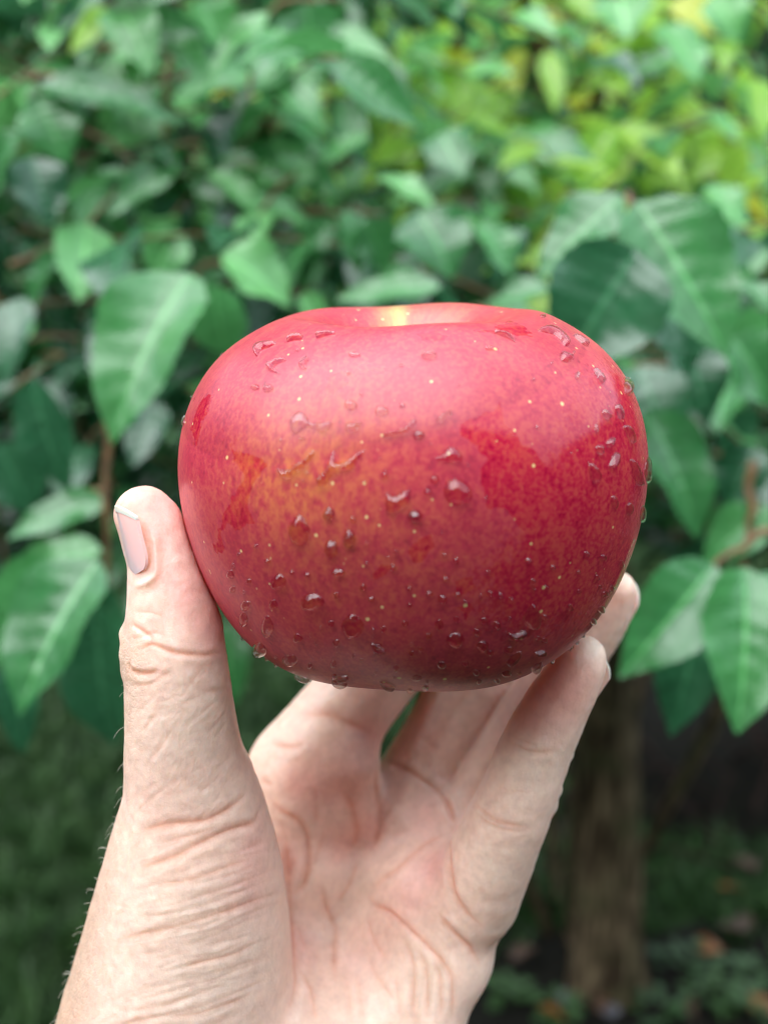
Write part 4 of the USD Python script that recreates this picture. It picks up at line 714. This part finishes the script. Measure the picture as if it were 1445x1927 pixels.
make_hedge('tall dark green hedge closing the garden behind the trees', (0, 5.6, 0), (1, 0, 0), 13, 3.6, 9000, 2, .08)
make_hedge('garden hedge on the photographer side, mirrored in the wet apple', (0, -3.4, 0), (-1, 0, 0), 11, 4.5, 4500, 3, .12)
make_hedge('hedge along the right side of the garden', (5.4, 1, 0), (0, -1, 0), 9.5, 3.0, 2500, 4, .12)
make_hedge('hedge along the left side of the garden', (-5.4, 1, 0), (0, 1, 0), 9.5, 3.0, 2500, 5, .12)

# grass, weeds, fallen leaves, stones, brushwood
grassm = mat('grass_blade', {'oi': ('object_info', {}), 'cr': ('rgb_ramp', {'ramp': [(0, (0.014, 0.048, 0.009)), (0.6, (0.022, 0.070, 0.012)), (1, (0.034, 0.085, 0.016))]}), 'p': ('principled_bsdf', {'roughness': 0.55})}, [('oi.random', 'cr.fac'), ('cr.color', 'p.base_color')], 'p.BSDF')
gr = thing('grass', 'short dark green grass growing thinly over the shaded ground', 'grass', (0, 0, 0), kind='stuff')
tufts = []
for t in range(4):
    bl = []
    for k in range(16):
        a = rl.uniform(0, 6.28); r = rl.uniform(0, .035); h = rl.uniform(.025, .07); ln = rl.uniform(.2, .8); b = V3(math.cos(a) * r, math.sin(a) * r, 0); o = V3(math.cos(a + rl.uniform(-1, 1)), math.sin(a + rl.uniform(-1, 1)), 0); sd = V3(-o[1], o[0], 0) * .0022
        p = [b, b + o * h * ln * .4 + V3(0, 0, h * .65), b + o * h * ln + V3(0, 0, h)]
        bl.append((np.array([p[0] - sd, p[0] + sd, p[1] - sd * .8, p[1] + sd * .8, p[2]]), np.array([[0, 1, 3], [0, 3, 2], [2, 3, 4]])))
    tufts.append(join(bl))
pi_path = str(gr.GetPath()) + '/tufts'; PI = UsdGeom.PointInstancer.Define(stage, pi_path)
for t, m_ in enumerate(tufts):
    usdkit.mesh(stage, f'{pi_path}/tuft_{t:03d}', m_, grassm, smooth=True); PI.CreatePrototypesRel().AddTarget(f'{pi_path}/tuft_{t:03d}')
ng = 9000; gx_ = rl.uniform(-3.2, 3.2, ng); gy_ = 0.8 + 4.3 * rl.random(ng) ** 1.1; keep = (((gx_ - TRUNK[0] - .05) / .62) ** 2 + ((gy_ - TRUNK[1] + .15) / .36) ** 2 > rl.uniform(.5, 1.2, ng)); gx_, gy_ = gx_[keep], gy_[keep]; ng = len(gx_)
PI.CreatePositionsAttr(Vt.Vec3fArray.FromNumpy(np.stack([gx_, gy_, ground_z(gx_, gy_)], 1).astype(np.float32))); PI.CreateProtoIndicesAttr(Vt.IntArray.FromNumpy(rl.integers(0, 4, ng).astype(np.int32)))
an_ = rl.uniform(0, np.pi, ng); PI.CreateOrientationsAttr(Vt.QuathArray([Gf.Quath(float(math.cos(a)), 0, 0, float(math.sin(a))) for a in an_])); PI.CreateScalesAttr(Vt.Vec3fArray.FromNumpy((rl.uniform(.7, 1.5, ng)[:, None] * np.ones(3)).astype(np.float32)))
tag(PI.GetPrim(), kind='stuff')
def floor_at(px, py):
    r = unit(at(px, py, 1.0) - CAM); t = -CAM[2] / r[2]; p = CAM + r * t; p[2] = float(ground_z(p[0], p[1])); return p
weedm = leafy('weed_leaf', (0.012, 0.045, 0.009), (0.032, 0.085, 0.016), .55, .15)
for wi, (px, py) in enumerate([(1330, 1890), (1395, 1860), (1250, 1925), (1420, 1925), (1040, 1925), (1290, 1840), (960, 1900)]):
    c = floor_at(px, py); wl, ws = [], []
    for k in range(18):
        a = rl.uniform(0, 6.28); b = c + V3(math.cos(a), math.sin(a), 0) * rl.uniform(0, .05) + V3(0, 0, rl.uniform(.015, .05)); v, f, s_ = leaf(b, b + V3(math.cos(a), math.sin(a), .2) * rl.uniform(.02, .04), .02, V3(0, 0, 1), n=5, m=3, seed=k); wl.append((v, f)); ws.append(s_)
    w_ = thing('weed', ['low bright green weed nearest the lower right corner, left of the corner', 'low green weed at the right edge above the corner', 'low green weed at the bottom edge, right of the trunk foot', 'low green weed in the lower right corner', 'low green weed at the bottom edge beside the hand', 'small green weed right of the trunk foot', 'small weed between the hand and the trunk foot'][wi], 'weed', c, group='weeds on the ground')
    v, f = join(wl); tag(obj('leaves', (v, f), weedm, w_, uv=np.vstack(ws)), kind='stuff')
    obj('stem', tube(np.array([c + V3(0, 0, -.005), c + V3(.002, 0, .02), c + V3(.004, .002, .045)]), [.0016, .0014, .001], 6), weedm, w_)
om = leafy('fallen_leaf_orange', (0.12, 0.042, 0.007), (0.24, 0.09, 0.014), .5, .2); bm = leafy('fallen_leaf_brown', (0.030, 0.015, 0.008), (0.08, 0.04, 0.02), .55, .15)
FL = [(1345, 1700, 'o'), (1300, 1800, 'o'), (1135, 1895, 'b'), (1400, 1912, 'o'), (1290, 1905, 'b'), (1075, 1832, 'b'), (1005, 1922, 'o'), (1425, 1660, 'b'), (1180, 1800, 'b'), (1390, 1780, 'b'), (1350, 1770, 'b'), (960, 1830, 'b')]
FLL = ['orange fallen leaf in the grass right of the trunk, upper of the pair there', 'orange fallen leaf in the grass right of the trunk, nearer its foot', 'brown fallen leaf lying just below the trunk foot', 'orange fallen leaf among the weeds in the lower right corner', 'brown fallen leaf among the weeds at the bottom edge', 'brown fallen leaf just left of the trunk foot', 'orange fallen leaf at the bottom edge beside the hand', 'brown fallen leaf at the right edge below the dead sticks', 'brown fallen leaf in front of the trunk, low on its right side', 'brown fallen leaf at the right edge above the weeds', 'brown fallen leaf in the grass below the two orange ones', 'brown fallen leaf between the hand and the trunk']
for i, (px, py, c) in enumerate(FL):
    b = floor_at(px, py) + V3(0, 0, .03); a = rl.uniform(0, 6.28); v, f, s_ = leaf(b, b + V3(math.cos(a), math.sin(a), .1) * .065, .036, V3(0, 0, 1) + rl.normal(0, .3, 3), curl=.2, n=9, m=5, seed=i)
    tag(obj('fallen_leaf', (v, f), om if c == 'o' else bm, uv=s_), FLL[i], 'leaf', 'leaves fallen on the ground')
stonem = mat('stone', {'g': ('geometry', {}), 'n': ('noise_texture', {'scale': 120.0, 'detail': 4.0}), 'cr': ('rgb_ramp', {'ramp': [(0.3, (0.06, 0.06, 0.07)), (0.7, (0.14, 0.14, 0.16))]}), 'p': ('principled_bsdf', {'roughness': 0.6})}, [('g.position', 'n.vector'), ('n.fac', 'cr.fac'), ('cr.color', 'p.base_color')], 'p.BSDF')
for px, py, lb in [(1065, 1890, 'small grey stone left of the trunk foot'), (1148, 1912, 'small grey stone below the trunk foot'), (1165, 1760, 'small grey stone in front of the trunk foot')]:
    s = trimesh.creation.icosphere(3, .016); s.vertices *= (V3(1.1, .9, .7) * (0.8 + .5 * meshkit.fbm(s.vertices * 60, 3, int(px)))[:, None]); s.apply_translation(floor_at(px, py) + V3(0, 0, .014)); tag(obj('stone', s, stonem), lb, 'stone', 'stones by the trunk')
deadm = mat('dead_wood', {'g': ('geometry', {}), 'n': ('noise_texture', {'scale': 50.0, 'detail': 4.0}), 'cr': ('rgb_ramp', {'ramp': [(0.3, (0.006, 0.004, 0.003)), (0.7, (0.026, 0.014, 0.011))]}), 'p': ('principled_bsdf', {'roughness': 0.85, 'specular_ior_level': 0.15})}, [('g.position', 'n.vector'), ('n.fac', 'cr.fac'), ('cr.color', 'p.base_color')], 'p.BSDF')
bc_ = floor_at(1400, 1480); bp_ = thing('brush_pile', 'low dark heap of dead sticks behind the tree trunk on the right', 'brush pile', bc_)
for k in range(110):
    c = bc_ + V3(rl.uniform(-.55, 1.3), rl.uniform(-.35, .6), 0); h = .55 * math.exp(-((c[0] - bc_[0] - .45) / .8) ** 2); a = rl.uniform(0, 6.28); L = rl.uniform(.2, .55); d = V3(math.cos(a), math.sin(a) * .7, rl.uniform(-.4, .5)) * L; z = rl.uniform(.02, max(.06, h)); s = np.linspace(-1, 1, 7)[:, None]
    p = c + V3(0, 0, z) + d * s + V3(0, 0, -.05) * s ** 2 + rl.normal(0, .012, (7, 3)); p[:, 2] = np.maximum(p[:, 2], .01); obj('stick', tube(p, np.linspace(rl.uniform(.006, .014), .003, 7), 6), deadm, bp_)
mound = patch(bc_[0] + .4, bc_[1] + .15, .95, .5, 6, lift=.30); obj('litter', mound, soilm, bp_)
